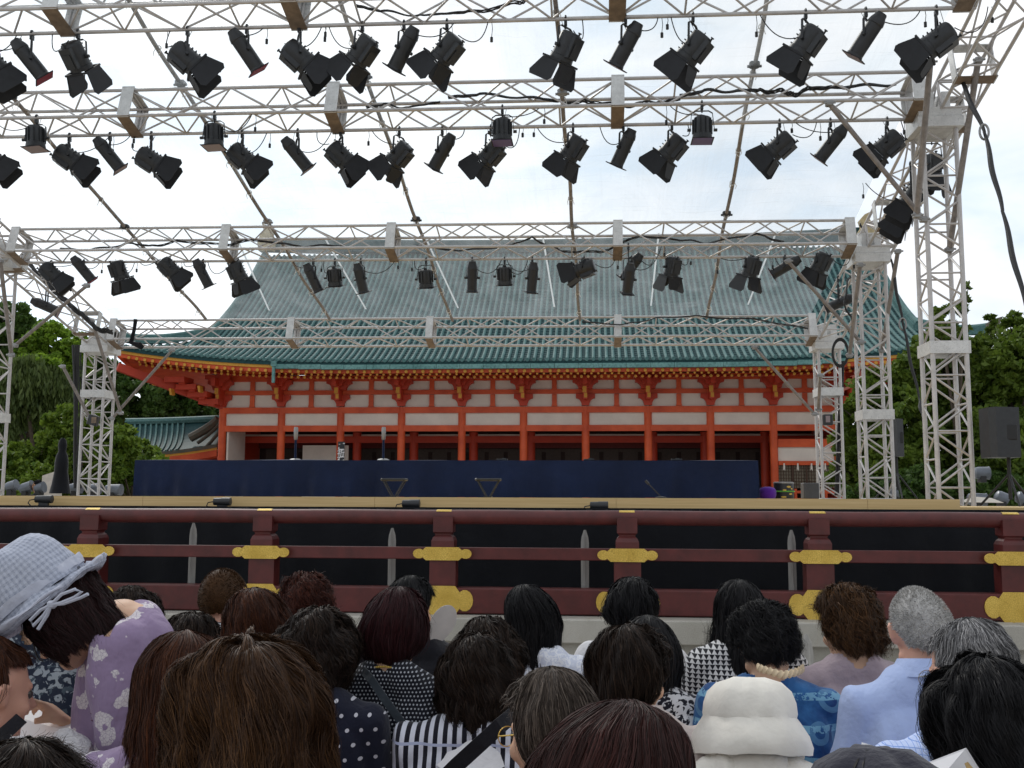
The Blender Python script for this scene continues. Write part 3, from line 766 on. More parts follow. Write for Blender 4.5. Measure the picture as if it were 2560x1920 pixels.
MB().box(((xa+xb)/2, YV+.2, 2.4), (xb-xa, .3, 4.8)).build('wall', M('dark_red_wall', (.16, .02, .015), .7), wing)

# ------------------------------------------------------------ trees
def leaves(name, lobes, mat, parent, size, count, seed, flat=.0, droop=0):
    rg = np.random.RandomState(seed); P = []
    vol = np.array([l[3]*l[4]*l[5] for l in lobes])**(2/3.); cnt = (count*vol/vol.sum()).astype(int)
    for l, n_ in zip(lobes, cnt):
        c, r_ = np.array(l[:3]), np.array(l[3:6]); nc = max(10, int(n_/70))
        u = rg.normal(size=(nc, 3)); u /= np.linalg.norm(u, axis=1)[:, None]
        cc = c+u*r_*(.50+.5*rg.rand(nc, 1)**.6); cr_ = r_.mean()*(.13+.20*rg.rand(nc, 1))
        idx = rg.randint(0, nc, n_); w_ = rg.normal(size=(n_, 3)); w_ /= np.linalg.norm(w_, axis=1)[:, None]
        w_ *= (.55+.5*rg.rand(n_, 1))
        p_ = cc[idx]+w_*cr_[idx]*np.array([1.15, 1.15, .75]); 
        if droop: p_[:, 2] -= droop*rg.rand(n_)**2
        P.append(p_)
    P = np.concatenate(P); n_ = len(P)
    a = rg.normal(size=(n_, 3)); a /= np.linalg.norm(a, axis=1)[:, None]
    bb_ = rg.normal(size=(n_, 3)); bb_[:, 2] += .2
    if droop: a = a*.35+np.array([0, 0, 1.0]); a /= np.linalg.norm(a, axis=1)[:, None]
    bb_ = np.cross(a, bb_); bb_ /= np.linalg.norm(bb_, axis=1)[:, None]
    s_ = size*(.6+.8*rg.rand(n_, 1)); wl = .30 if droop else .55
    V = np.stack([P-a*s_, P+bb_*s_*wl, P+a*s_, P-bb_*s_*wl], 1).reshape(-1, 3)
    me = bpy.data.meshes.new(name); me.vertices.add(n_*4); me.vertices.foreach_set('co', V.ravel().astype(np.float32))
    me.loops.add(n_*4); me.polygons.add(n_); me.loops.foreach_set('vertex_index', np.arange(n_*4, dtype=np.int32))
    me.polygons.foreach_set('loop_start', np.arange(0, n_*4, 4, dtype=np.int32)); me.update(calc_edges=True)
    return link_mesh(name, me, mat, parent)
def tree(label, cat, px, base_r, lobes, mat, Y, size, count, seed, group=None, name='broadleaf_tree', droop=0):
    """lobes in pixels: (px, py, radius px, squash) all near depth Y"""
    rg = random.Random(seed); c = U(px, 1240, Y); root = empty(name, (c.x, Y, 0), label, cat, group)
    L = []
    for (lx, ly, lr, sq) in lobes:
        q = U(lx, ly, Y+rg.uniform(-1.5, 2.0)); rr_ = lr/F*Y; L.append((q.x, q.y, q.z, rr_, rr_*.85, rr_*sq))
    top = max(l[2] for l in L); b = MB()
    tz = max(1.5, top*.55)
    b.path([(c.x, Y, -.1), (c.x+.1, Y, tz*.5), (c.x-.05, Y+.1, tz)], [base_r*1.25, base_r, base_r*.7], 8)
    for l in L: 
        b.path([(c.x, Y, tz*.6), ((c.x+l[0])/2, (Y+l[1])/2, (tz*.7+l[2])/2), (l[0], l[1], l[2])], [base_r*.5, base_r*.35, base_r*.12], 5)
        for q in range(3): b.path([(l[0], l[1], l[2]), (l[0]+rg.uniform(-.7, .7)*l[3], l[1], l[2]+rg.uniform(.2, .8)*l[5])], [base_r*.12, base_r*.04], 4)
    b.build('trunk', m_trunk, root); leaves('crown', L, mat, root, size, count, seed, droop=droop); return root
GT = 'trees around the shrine'
tree('dark evergreen tree rising at the far left edge behind the bushes', 'tree', 40, .35, [(30, 830, 75, 1), (-40, 900, 110, 1), (60, 960, 85, 1), (-20, 1040, 90, 1), (90, 1050, 60, 1)], lf_dark, 52, .17, 22000, 1, GT)
tree('sunlit bright green maple at the left, its pale crown above the bushes', 'tree', 150, .22, [(120, 850, 58, .9), (170, 905, 62, .9), (100, 930, 55, .9), (195, 860, 38, .8), (60, 870, 30, .8)], lf_lite, 47, .13, 17000, 2, GT, 'maple_tree')
tree('drooping grey-green willow behind the left bushes', 'tree', 90, .25, [(60, 965, 70, 1.1), (130, 985, 62, 1.2), (20, 1010, 60, 1.2), (170, 1040, 45, 1.2)], lf_will, 45, .17, 24000, 3, GT, 'willow_tree', .5)
tree('dark dense tree between the left rear tower and the red hall eave', 'tree', 370, .3, [(330, 990, 70, .8), (420, 1000, 65, .8), (490, 1015, 60, .8), (270, 950, 60, .9), (240, 1010, 60, 1), (560, 1035, 55, .7), (450, 1050, 60, .8), (380, 1040, 60, .8), (530, 1075, 60, .8)], lf_dark, 88, .26, 42000, 4, GT)
tree('second dark tree behind the willow, left of the rear tower', 'tree', 230, .3, [(230, 940, 60, 1), (180, 980, 60, 1), (250, 1040, 60, 1), (130, 1090, 60, 1)], lf_dark, 60, .19, 14000, 5, GT)
GB = 'bushes behind the left of the stage'
tree('round bush at the left edge behind the tower leg', 'bush', 50, .12, [(50, 1160, 60, 1), (0, 1190, 60, 1), (60, 1215, 60, 1), (-50, 1150, 60, 1), (105, 1205, 50, 1)], lf_bush, 38, .105, 20000, 6, GB, 'round_bush')
tree('tall round bush directly left of the rear left tower', 'bush', 170, .12, [(160, 1080, 62, 1), (190, 1140, 60, 1), (140, 1180, 60, 1), (200, 1050, 45, 1), (160, 1220, 50, 1), (125, 1130, 40, 1)], lf_bush, 40, .11, 24000, 7, GB, 'round_bush')
tree('wide bush right of the rear left tower in front of the low tiled roof', 'bush', 330, .12, [(290, 1120, 62, 1), (350, 1155, 58, 1), (400, 1195, 52, 1), (300, 1200, 60, 1), (255, 1175, 60, 1), (430, 1225, 38, 1), (350, 1225, 50, 1)], lf_bush, 41, .11, 28000, 8, GB, 'round_bush')
GR = 'trees right of the shrine hall'
tree('mid green tree directly right of the shrine hall behind the middle right tower', 'tree', 2230, .3, [(2210, 985, 75, 1), (2180, 1080, 80, 1), (2250, 1060, 85, 1), (2170, 1180, 75, 1), (2260, 1170, 80, 1), (2290, 930, 60, 1), (2135, 1120, 55, 1), (2130, 1040, 40, 1), (2125, 1190, 50, 1)], lf_mid, 48, .16, 32000, 9, GR)
tree('broad mid green tree behind the front right tower', 'tree', 2370, .3, [(2360, 920, 90, 1), (2340, 1020, 85, 1), (2410, 1010, 80, 1), (2380, 1120, 90, 1), (2330, 1200, 70, 1), (2430, 1200, 60, 1), (2330, 880, 50, 1)], lf_mid, 50, .16, 34000, 10, GR)
tree('tall sparse young tree whose top rises against the sky behind the front right tower', 'tree', 2400, .12, [(2375, 810, 45, 1.1), (2408, 760, 20, 1.6), (2360, 850, 50, 1), (2420, 720, 9, 2.2), (2345, 790, 16, 1.5)], lf_mid, 46, .11, 3200, 11, GR, 'young_tree')
tree('dark green tree at the right edge behind the large loudspeaker', 'tree', 2540, .3, [(2520, 900, 85, 1), (2480, 1000, 75, 1), (2560, 1010, 90, 1), (2500, 1110, 90, 1), (2590, 900, 80, 1), (2490, 1210, 75, 1), (2570, 1190, 80, 1), (2530, 830, 38, 1.2), (2480, 810, 16, 1.6), (2575, 800, 30, 1.1)], lf_mid, 47, .16, 40000, 12, GR)
tree('dark shaded shrub low behind the right towers', 'bush', 2330, .15, [(2300, 1215, 60, .8), (2400, 1225, 60, .8), (2200, 1225, 50, .8), (2500, 1225, 70, .7), (2140, 1235, 35, .8)], lf_dark, 43, .12, 16000, 13, 'low shrubs', 'low_shrub')
for s_, lab in ((-1, 'left'), (1, 'right')):
    tree('distant wooded mass far behind the shrine, '+lab+' side', 'tree', 1280+s_*1350, .4, [(1280+s_*(1080+i*75), 1120-((i*37) % 50), 80, 1) for i in range(6)], lf_dark, 105, .32, 12000, 20+s_, 'far woods')

# ------------------------------------------------------------ lighting rig
A_ = .41; TH = R(15.2)
nrm = Vector((0, math.sin(TH), math.cos(TH))); dwn = Vector((0, math.cos(TH), -math.sin(TH)))
def lat(b, p, q, r=.0130): b.tube(p, q, r, 6)
def truss(P, Q, e1, e2, label, splices, name='lighting_truss', group=None, a=A_, boxes=(), rc_=.0235, kind='z', parent=None):
    """P-Q one chord; e1, e2 unit vectors to the neighbouring chords"""
    root = empty(name, P.lerp(Q, .5), label, 'truss' if 'tower' not in name else 'tower', group)
    offs = [Vector((0, 0, 0)), e1*a, e1*a+e2*a, e2*a]
    for o_ in offs: MB().tube(P+o_, Q+o_, rc_, 12).build('chord', m_alu, root, True)
    L = (Q-P).length; ts = [0]+[t for t in splices]+[1]
    b = MB()
    for k in range(len(ts)-1):
        t0, t1 = ts[k], ts[k+1]; seg = (t1-t0)*L; n_ = max(2, int(round(seg/(a*.93)))); n_ += n_ % 2
        for fc in range(4):
            oa, ob = offs[fc], offs[(fc+1) % 4]
            if kind == 'z':
                m = n_ if fc % 2 == 0 else max(2, n_//2)
                if fc % 2: m += m % 2
                for i in range(m):
                    ta, tb = t0+(t1-t0)*i/m, t0+(t1-t0)*(i+1)/m
                    pa, pb = P.lerp(Q, ta), P.lerp(Q, tb)
                    if (i+fc) % 2: pa, pb = pa+oa, pb+ob
                    else: pa, pb = pa+ob, pb+oa
                    g_ = (pb-pa).normalized()*.018
                    lat(b, pa+g_, pb-g_)
                for t in (t0+.02/L*1, t1-.02/L): lat(b, P.lerp(Q, t)+oa, P.lerp(Q, t)+ob, .013)
                for t in (t0+(t1-t0)*2/m, t1-(t1-t0)*2/m):
                    if m > 4 and fc % 2 == 0: lat(b, P.lerp(Q, t)+oa, P.lerp(Q, t)+ob)
            else:     # ladder pattern with rungs and diagonals
                m = max(2, int(round(seg/(a*.80))))
                for i in range(m+1):
                    if i % 1 == 0 and fc % 2 == (i % 2) or i in (0, m): lat(b, P.lerp(Q, t0+(t1-t0)*i/m)+oa, P.lerp(Q, t0+(t1-t0)*i/m)+ob, .013)
                for i in range(m):
                    ta, tb = t0+(t1-t0)*(i+.06)/m, t0+(t1-t0)*(i+.94)/m
                    if (i+fc//2) % 2: lat(b, P.lerp(Q, ta)+oa, P.lerp(Q, tb)+ob, .014)
                    else: lat(b, P.lerp(Q, ta)+ob, P.lerp(Q, tb)+oa, .014)
    b.build('lattice', m_alu, root, True)
    d = (Q-P).normalized()
    for t, wd in boxes:
        c_ = P.lerp(Q, t)+e1*a/2+e2*a/2
        s_ = MB(); o_ = a/2+rc_+.004; th = .012
        s_.bar(c_-e1*o_-d*wd/2, c_-e1*o_+d*wd/2, a+2*rc_+.03, th, e1)     # plate on the e1 = 0 side
        s_.build('splice_plate', m_plate, root)
        s_ = MB(); s_.bar(c_-e2*o_-d*wd/2, c_-e2*o_+d*wd/2, a+2*rc_+.03-.002, th, e2); s_.build('splice_plate', m_brown if kind == 'z' else m_plate, root)
        s_ = MB(); s_.bar(c_+e1*o_-d*wd/2, c_+e1*o_+d*wd/2, a+2*rc_+.03, th, e1); s_.build('splice_plate', m_plate, root)
        s_ = MB(); s_.bar(c_+e2*o_-d*wd/2, c_+e2*o_+d*wd/2, a+2*rc_+.026, th, e2); s_.build('splice_plate', m_plate, root)
        s_ = MB(); s_.bar(c_-d*.004, c_+d*.004, a-.06, a-.06, e1)
        if kind == 'z':
            s_ = MB(); 
            for dd in (-1, 1):
                for i_, j_ in ((-1, -1), (1, -1), (1, 1), (-1, 1)): s_.tube(c_+e1*i_*a*.33+e2*j_*a*.33+d*dd*wd*.28, c_+e1*i_*a*.33+e2*j_*a*.33+d*dd*wd*.42, .012, 6)
    return root
YT1, YT2, YT3, YT4 = 10.45, 12.15, 15.5, 18.95
rows = {1: (YT1, (-150, 28), (2475, -35)), 2: (YT2, (-150, 299), (2300, 247)), 3: (YT3, (20, 627), (2138, 608)), 4: (YT4, (268, 848), (2040, 838))}
spl = {1: (-140, 127, 723, 1545, 2440), 2: (310, 827, 1545, 2302), 3: (28, 558, 974, 1545, 2130), 4: (276, 723, 1072, 1545, 2034)}
lab = {1: 'uppermost aluminium lighting truss running off the top of the frame', 2: 'second aluminium lighting truss from the top, spanning the frame above the second row of lights', 3: 'third aluminium lighting truss, level with the hall roof ridge', 4: 'lowest and rearmost aluminium truss across the green roof'}
TR = {}
for k, (Y, a, c_) in rows.items():
    P, Q = U(a[0], a[1], Y), U(c_[0], c_[1], Y)
    if k == 1: Q.z = P.z+(Q.z-P.z)*.6
    TR[k] = (P, Q); L = (Q-P).length
    # e1: down the slope to the rear chord, e2: normal to the roof
    ts = []
    for px in spl[k]:
        X = U(px, (a[1]+c_[1])/2, Y).x; ts.append((X-P.x)/(Q.x-P.x))
    d = (Q-P).normalized(); e1 = (dwn-d*dwn.dot(d)).normalized(); e2 = (nrm-d*nrm.dot(d)-e1*nrm.dot(e1)).normalized()
    wd = {1: .19, 2: .165, 3: .15, 4: .14}[k]
    truss(P, Q, e1, e2, lab[k], [t for t in ts if .01 < t < .99], 'lighting_truss', 'lateral trusses of the stage roof', boxes=[(t, wd) for t in ts if -.01 < t < 1.01])
def chord(k, px=None, X=None, which='rb'):
    P, Q = TR[k]
    if X is None:
        X = U(px, 0, P.y+(A_ if which == 'rb' else 0)).x
    t = (X-P.x)/(Q.x-P.x); p_ = P.lerp(Q, t)
    return p_+(dwn*A_ if which == 'rb' else Vector((0, 0, 0)))
# sloping side trusses
ex_ = Vector((1, 0, 0))
PR = U(2462, 20, YT1-.4); QR = chord(4, X=TR[4][1].x+.02, which='f')+Vector((.05, .3, -.05))
PR = TR[1][1]+Vector((.05, -1.2, 1.2*math.tan(TH))) ; PR.x = TR[2][1].x+.35
PR.z = TR[2][1].z+(TR[2][1].y-PR.y)*math.tan(TH)
QR = Vector((TR[4][1].x+.10, YT4+.5, 0)); QR.z = TR[4][1].z-.5*math.tan(TH)
d = (QR-PR).normalized(); e2 = (Vector((0, 0, 1))-d*d.z).normalized(); e1 = d.cross(e2)
L = (QR-PR).length
def tY(P, Q, Y): return (Y-P.y)/(Q.y-P.y)
truss(PR, QR, e1 if e1.x > 0 else -e1, e2, 'sloping aluminium side truss on the right climbing toward the upper right corner', [tY(PR, QR, y) for y in (YT2+.2, YT3+.2)], 'side_truss', 'side trusses of the stage roof', boxes=[(tY(PR, QR, y), .14) for y in (YT2+.6, YT3+.6, YT2-.35, YT3-.35)])
PL = Vector((TR[3][0].x-.52, YT2-1.5, 0)); PL.z = TR[3][0].z+(YT3-PL.y)*math.tan(TH)
QL = Vector((TR[4][0].x-.50, YT4+.5, 0)); QL.z = TR[4][0].z-.5*math.tan(TH)
d = (QL-PL).normalized(); e2 = (Vector((0, 0, 1))-d*d.z).normalized(); e1 = d.cross(e2)
truss(PL, QL, e1 if e1.x > 0 else -e1, e2, 'sloping aluminium side truss on the left dropping toward the rear left tower', [tY(PL, QL, y) for y in (YT3+.2,)], 'side_truss', 'side trusses of the stage roof', boxes=[(tY(PL, QL, y), .14) for y in (YT3+.6, YT3-.35, YT4-.3)])
# towers
def tower(pxl, pxr, ytop, Y, label, bands, ybase=None, capd=1.0, w_=None):
    c0, c1 = U(pxl, 1250, Y), U(pxr, 1250, Y); a = c1.x-c0.x; top = U((pxl+pxr)/2, ytop, Y).z
    P = Vector((c0.x, Y, zs if ybase is None else ybase)); Q = Vector((c0.x, Y, top)); L = (Q-P).length
    bx = []
    for y in bands: bx.append((U((pxl+pxr)/2, y, Y).z-P.z)/L)
    t_ = truss(P, Q, Vector((0, 1, 0)), Vector((1, 0, 0)), label, bx, 'truss_tower', 'towers carrying the stage roof', a=a, boxes=[(t, .155) for t in bx], kind='l', rc_=.029)
    MB().box((P.x+a/2, Y+a/2, top+.06), (a+.16, a+.16, .14), ch=.005).build('sleeve_block', m_plate, t_)
    MB().box((P.x+a/2, Y+a/2, top+.19), (a+.13, a+.13, .115), ch=.005).build('sleeve_block', m_plate, t_)
    for dx in (.1, a-.1): MB().box((P.x+dx, Y+a*.5, top+.36), (.10, a, .22)).build('corner_bracket', m_plate, t_)
    return P, a, top
TW = {}
TW['f'] = tower(2348, 2434, 318, YT2+.25, 'front right aluminium truss tower, nearest and tallest on the right', (868,), ybase=zs-.2)
TW['m'] = tower(2170, 2236, 655, YT3+.25, 'middle right aluminium truss tower in front of the trees', (1036,))
TW['r'] = tower(2058, 2111, 872, YT4+.2, 'rear right aluminium truss tower beside the last red column', (979,))
TW['l'] = tower(194, 245, 880, YT4+.2, 'rear left aluminium truss tower in front of the round bushes', (984,))
TW['e'] = tower(-112, -40, 665, YT3+.25, 'left aluminium truss tower cut by the left frame edge', (1040,))
# diagonal braces and guy poles
def pole(a, b_, Ya, Yb, r, label, mat=m_batten, name='brace_pole', clamps=True, grp='diagonal steel brace poles'):
    p_, q = Ud(*a, Ya), Ud(*b_, Yb); root = empty(name, p_.lerp(q, .5), label, 'pole', grp)
    MB().tube(p_, q, r, 12).build('tube', mat, root, True)
    if clamps:
        for c_ in (p_.lerp(q, .015), p_.lerp(q, .985)): MB().box(c_, (.09, .08, .07), ch=.01).tube(c_-Vector((.07, .03, 0)), c_+Vector((.07, -.03, 0)), .014, 8).build('clamp', m_steel, root)
    return root
pole((1788, 220), (1998, 478), YT2, YT2+.2, .030, 'long pale diagonal pole from the second truss down to the front right tower')
pole((1700, 562), (1862, 742), YT3, YT3+.2, .028, 'diagonal pole from the third truss down to the middle right tower')
pole((1628, 748), (1762, 897), YT4, YT4+.1, .028, 'diagonal pole from the lowest truss down to the rear right tower')
pole((374, 754), (240, 906), YT4, YT4+.1, .028, 'diagonal pole from the lowest truss down to the rear left tower')
pole((190, 615), (30, 748), YT3, YT3+.2, .028, 'diagonal pole from the third truss down to the left edge tower')
pole((2010, 130), (1980, 470), YT2-.9, YT2+.1, .036, 'thick grey pole strapped to the inner face of the front right tower')
pole((2114, 124), (2050, 545), YT2-.5, YT2+.6, .036, 'thick grey pole strapped to the outer side of the front right tower')
pole((1858, 570), (1835, 770), YT3-.7, YT3+.1, .032, 'grey pole strapped to the inner face of the middle right tower')
pole((1940, 540), (1905, 760), YT3-.3, YT3+.6, .032, 'grey pole strapped to the outer side of the middle right tower')
pole((1772, 810), (1768, 886), YT4-.5, YT4+.1, .030, 'short grey pole strapped to the rear right tower')
pole((198, 690), (262, 895), YT4-.9, YT4+.1, .032, 'grey pole strapped to the right side of the rear left tower')
pole((135, 790), (195, 905), YT4-.3, YT4+.1, .032, 'grey pole strapped to the left side of the rear left tower')
pole((0, 560), (25, 770), YT3-.5, YT3+.1, .032, 'grey pole strapped to the left edge tower')
def strap(pts, Y0, Y1, w_, label):
    P = [Ud(a, b_, Y0+(Y1-Y0)*i/(len(pts)-1)) for i, (a, b_) in enumerate(pts)]
    b = MB(); n_ = 14
    for i in range(len(P)-1):
        b.path([P[i].lerp(P[i+1], t)+Vector((.01*math.sin(9*t), 0, 0)) for t in np.linspace(0, 1, n_)], [w_*(.7+.5*math.sin(math.pi*t)) for t in np.linspace(0, 1, n_)], 6)
    root = empty('guy_strap', P[0], label, 'strap', 'black guy straps'); b.build('webbing', m_rubber, root, True)
    c_ = P[1]; 
    MB().path([c_+Vector((.05*math.cos(t), 0, .09*math.sin(t))) for t in np.linspace(0, 6.28, 16)], .013, 6).build('shackle', m_steel, root, True)
strap([(2070, 160), (2126, 285), (2165, 455), (2215, 660)], YT2-.2, YT2-2.2, .026, 'thick black ratchet strap running from the front right tower head to the right frame edge')
strap([(1925, 560), (1950, 700), (1985, 860), (1992, 900)], YT3, YT3-.8, .020, 'thin black guy strap crossing the sky between the two nearer right towers')
# black cloth curtain hanging between left tower and bushes
root = empty('cable_curtain', Ud(165, 1060, 19.6), 'bundle of black cables hanging straight down left of the rear left tower', 'cable bundle')
for k in range(6):
    x = 158+k*3.5; MB().path([Ud(x+2*math.sin(t*5+k)+(6-k)*t, 745+t*310, 19.6) for t in np.linspace(0, 1, 14)], [.03, .012, .018, .010, .014, .010][k], 6).build('cable', m_rubber, root, True)
root = empty('cable_curtain', Ud(1812, 1060, 19.4), 'black cables hanging beside the middle right tower legs', 'cable bundle')
for k in range(2): MB().path([Ud(1822-k*5-12*t, 780+t*290, 19.2) for t in np.linspace(0, 1, 14)], .022, 6).build('cable', m_rubber, root, True)
b = MB()
for k in range(4): b.path([Ud(1815+(15+k)*math.cos(t), 762+(26+k*2)*math.sin(t), 18.2) for t in np.linspace(0, 6.28, 24)], .009, 6)
tag(b.build('coiled_cable', m_rubber, smooth=True), 'coil of black cable hung on the rear right tower', 'cable')
# roof battens over the trusses
bats = [((516, 800), (60, 291), (-250, -30)), ((824, 800), (451, 208), (359, 69)), ((1130, 802), (914, 190), (850, 0)), ((1450, 800), (1406, 231), (1388, 0)), ((1768, 795), (1886, 162), (1909, 0))]
nm = ('leftmost', 'second from left', 'third from left', 'fourth from left', 'rightmost')
m_tie = M('white_tie_string', (.75, .73, .68), .8)
for k, (lo, mi, hi) in enumerate(bats):
    if k == 0: p0, p1 = U(516, 800, YT4+.15), U(312, 567, YT3+.1)
    else: p0, p1 = U(*lo, YT4+.15), U(*mi, YT2+.15)
    d = (p1-p0); p2 = p0+d*((9.0-p0.y)/d.y)
    root = empty('roof_batten', p0, 'weathered roof pole tied with white strings carrying the clear sheet, '+nm[k], 'pole', 'roof poles under the clear sheet')
    L = (p2-p0).length; s_ = .028
    b = MB(); b.path([p0.lerp(p2, t)+Vector((.012*math.sin(t*23+k), 0, .012*math.sin(t*31))) for t in np.linspace(0, 1, 60)], s_, 10); b.build('tube', m_batten, root, True)
    for t in np.linspace(.04, .97, 13):
        c_ = p0.lerp(p2, t); q = MB(); rg = random.Random(k*50+int(t*100))
        q.path([c_+Vector((.036*math.cos(a), .01, .036*math.sin(a))) for a in np.linspace(0, 6.3, 10)], .007, 4)
        for z_ in range(2): q.path([c_+Vector((.03*(z_*2-1), 0, 0)), c_+Vector((.04*(z_*2-1)+rg.uniform(-.02, .02), 0, -.05)), c_+Vector((.03*(z_*2-1)+rg.uniform(-.03, .03), 0, -.10))], .005, 4)
        q.build('tie_string', m_tie, root)
    for Yc_ in (YT3+.1, YT2+.15):
        c_ = p0.lerp(p2, (Yc_-p0.y)/(p2.y-p0.y)); MB().box(c_, (.13, .10, .08), ch=.015).tube(c_-Vector((.09, 0, .02)), c_+Vector((.09, 0, -.02)), .018, 8).build('clamp', m_steel if k % 2 else m_black, root)
# clear sheet
def vinyl():
    t = NT('clear_vinyl'); t.m.blend_method = 'BLEND' if hasattr(t.m, 'blend_method') else None
    tr = t.n('ShaderNodeBsdfTransparent'); tr.inputs[0].default_value = (.93, .96, .965, 1)
    tl = t.n('ShaderNodeBsdfTranslucent'); tl.inputs[0].default_value = (.62, .67, .70, 1)
    df = t.n('ShaderNodeBsdfDiffuse'); df.inputs[0].default_value = (.62, .66, .69, 1)
    v = t.mapped((.6, .35, .6)); f = t.noise(1.5, 6, .62, v, 1.6); g = t.noise(1.1, 4, .6, t.mapped((12, .3, 1))); w2 = t.noise(3.0, 3, .5, t.mapped((.25, 3.5, 1)), 1.5)
    a = t.n('ShaderNodeMixShader'); t.l(tl.outputs[0], a.inputs[1]); t.l(df.outputs[0], a.inputs[2]); a.inputs[0].default_value = .30
    m = t.n('ShaderNodeMixShader'); h = t.q('ADD', t.q('ADD', t.ramp(f, .38, .66, .13, .27), t.ramp(g, .52, .78, 0, .08)), t.ramp(w2, .60, .70, 0, .08)); t.l(h, m.inputs[0]); t.l(tr.outputs[0], m.inputs[1]); t.l(a.outputs[0], m.inputs[2])
    gl = t.n('ShaderNodeBsdfGlossy'); gl.inputs['Roughness'].default_value = .22; m2 = t.n('ShaderNodeMixShader'); m2.inputs[0].default_value = .06
    t.l(m.outputs[0], m2.inputs[1]); t.l(gl.outputs[0], m2.inputs[2]); t.l(m2.outputs[0], t.out.inputs[0]); return t.m
xa, xb = TR[4][0].x+.05, TR[4][1].x-.02
zt4, zt1 = TR[4][0].z+A_+.06, 0
root = empty('clear_roof_sheet', ((xa+xb)/2, YT4+.4, zt4), 'clear slightly milky vinyl sheet stretched over the trusses as the stage roof', 'roof sheet')
G = []
for j in range(61):
    y = 9.2+(YT4+.35-9.2)*j/60; row = []
    for i in range(101):
        x = xa+(xb-xa)*i/100; s1 = math.sin((x-xa)/(xb-xa)*math.pi*5.5)**2
        row.append(Vector((x, y, zt4+(YT4-y)*math.tan(TH)+.05-.05*s1+.012*math.sin(x*3.1+y*2.3)+.01*math.sin(x*1.3-y*4.1))))
    G.append(row)
MB().grid(G).build('sheet', vinyl(), root, True)
m_seam = gel('seam_sky_glare', (.85, .87, .88), .75)  # sky glare along the vinyl seams, put into a white strip
for (a, c_) in (((590, 637), (672, 799)), ((810, 560), (914, 810)), ((1060, 590), (1145, 796)), ((1355, 580), (1386, 803)), ((1648, 600), (1628, 803)), ((1945, 570), (1871, 795))):
    p0 = U(*c_, YT4-.02); p1 = U(*a, 16.2)
    p0.z = zt4+(YT4-p0.y)*math.tan(TH)+.07; p1 = p0+(p1-p0); 
    dx = (p1.x-p0.x)/(p1.y-p0.y); q = Vector((p0.x+dx*(16.3-p0.y), 16.3, zt4+(YT4-16.3)*math.tan(TH)+.07))
    MB().bar(p0, q, .030, .006).build('bright_seam', m_seam, root)
# cable bundles on the trusses
def bundle(pts, Y, r, label, sag=0, n_=40):
    P = [U(a, b_, Y) for a, b_ in pts]; root = empty('cable_bundle', P[0], label, 'cable bundle', 'black cable bundles on the trusses')
    Q = []
    for i in range(len(P)-1):
        for t in np.linspace(0, 1, 10, endpoint=False): Q.append(P[i].lerp(P[i+1], t)+Vector((0, .02*math.sin(i*4+t*6), .012*math.sin(i*7+t*6.3))))
    Q.append(P[-1])
    for k in range(3):
        MB().path([p_+Vector((0, .02*math.sin(k*2+j*.6), r*.9*math.cos(k*2.1+j*.5))) for j, p_ in enumerate(Q)], r*(.8 if k < 2 else .5), 6).build('cable', m_rubber, root, True)
bundle([(890, 14), (960, 30), (1060, 38), (1170, 30), (1300, 8), (1320, -4)], YT1+.35, .012, 'black cables looped inside the top truss left of the middle')
bundle([(1120, 243), (1200, 237), (1330, 243), (1400, 254), (1470, 256), (1560, 262), (1640, 258), (1700, 248)], YT2+.35, .016, 'black cable bundle inside the second truss left of its central plate')
bundle([(1700, 240), (1760, 228), (1850, 226), (1900, 226), (1960, 230), (1985, 236), (2030, 220), (2110, 218), (2240, 210)], YT2+.35, .018, 'thick black cable bundle inside the right end of the second truss')
bundle([(915, 268), (960, 262), (1020, 268), (1100, 255)], YT2+.35, .012, 'short black cable run in the second truss near the left third')
bundle([(150, 622), (230, 625), (320, 608), (380, 615), (450, 603), (560, 612), (640, 600), (760, 617), (860, 612)], YT3+.35, .013, 'black cable bundle along the left half of the third truss')
bundle([(1040, 615), (1160, 628), (1280, 612), (1330, 594), (1400, 628), (1500, 630), (1600, 590), (1700, 600), (1770, 607), (1890, 585), (1960, 605)], YT3+.35, .012, 'black cable line along the right half of the third truss')
bundle([(1455, 805), (1560, 812), (1640, 795), (1740, 790), (1900, 800), (2020, 822)], YT4-.02, .010, 'thin black cable looping along the lowest truss on the right')
bundle([(55, 640), (110, 700), (160, 750), (210, 790), (240, 820), (280, 832)], YT4-1.5, .035, 'thick black cable bundle running down the left side truss')
bundle([(2150, 560), (2190, 620), (2120, 700), (2110, 760), (2130, 800)], YT3+1.0, .014, 'black cables hanging down the right side truss')
# the black rope tied on the left of truss four
b = MB(); b.path([Ud(293, 690, YT4-.05), Ud(290, 712, YT4-.07), Ud(283, 740, YT4-.06), Ud(300, 745, YT4-.05), Ud(308, 752, YT4)], [.04, .035, .05, .07, .05], 8)
tag(b.build('tied_cloth', m_skirt, smooth=True), 'bunch of black cloth tied around the left end of the lowest truss', 'cloth')

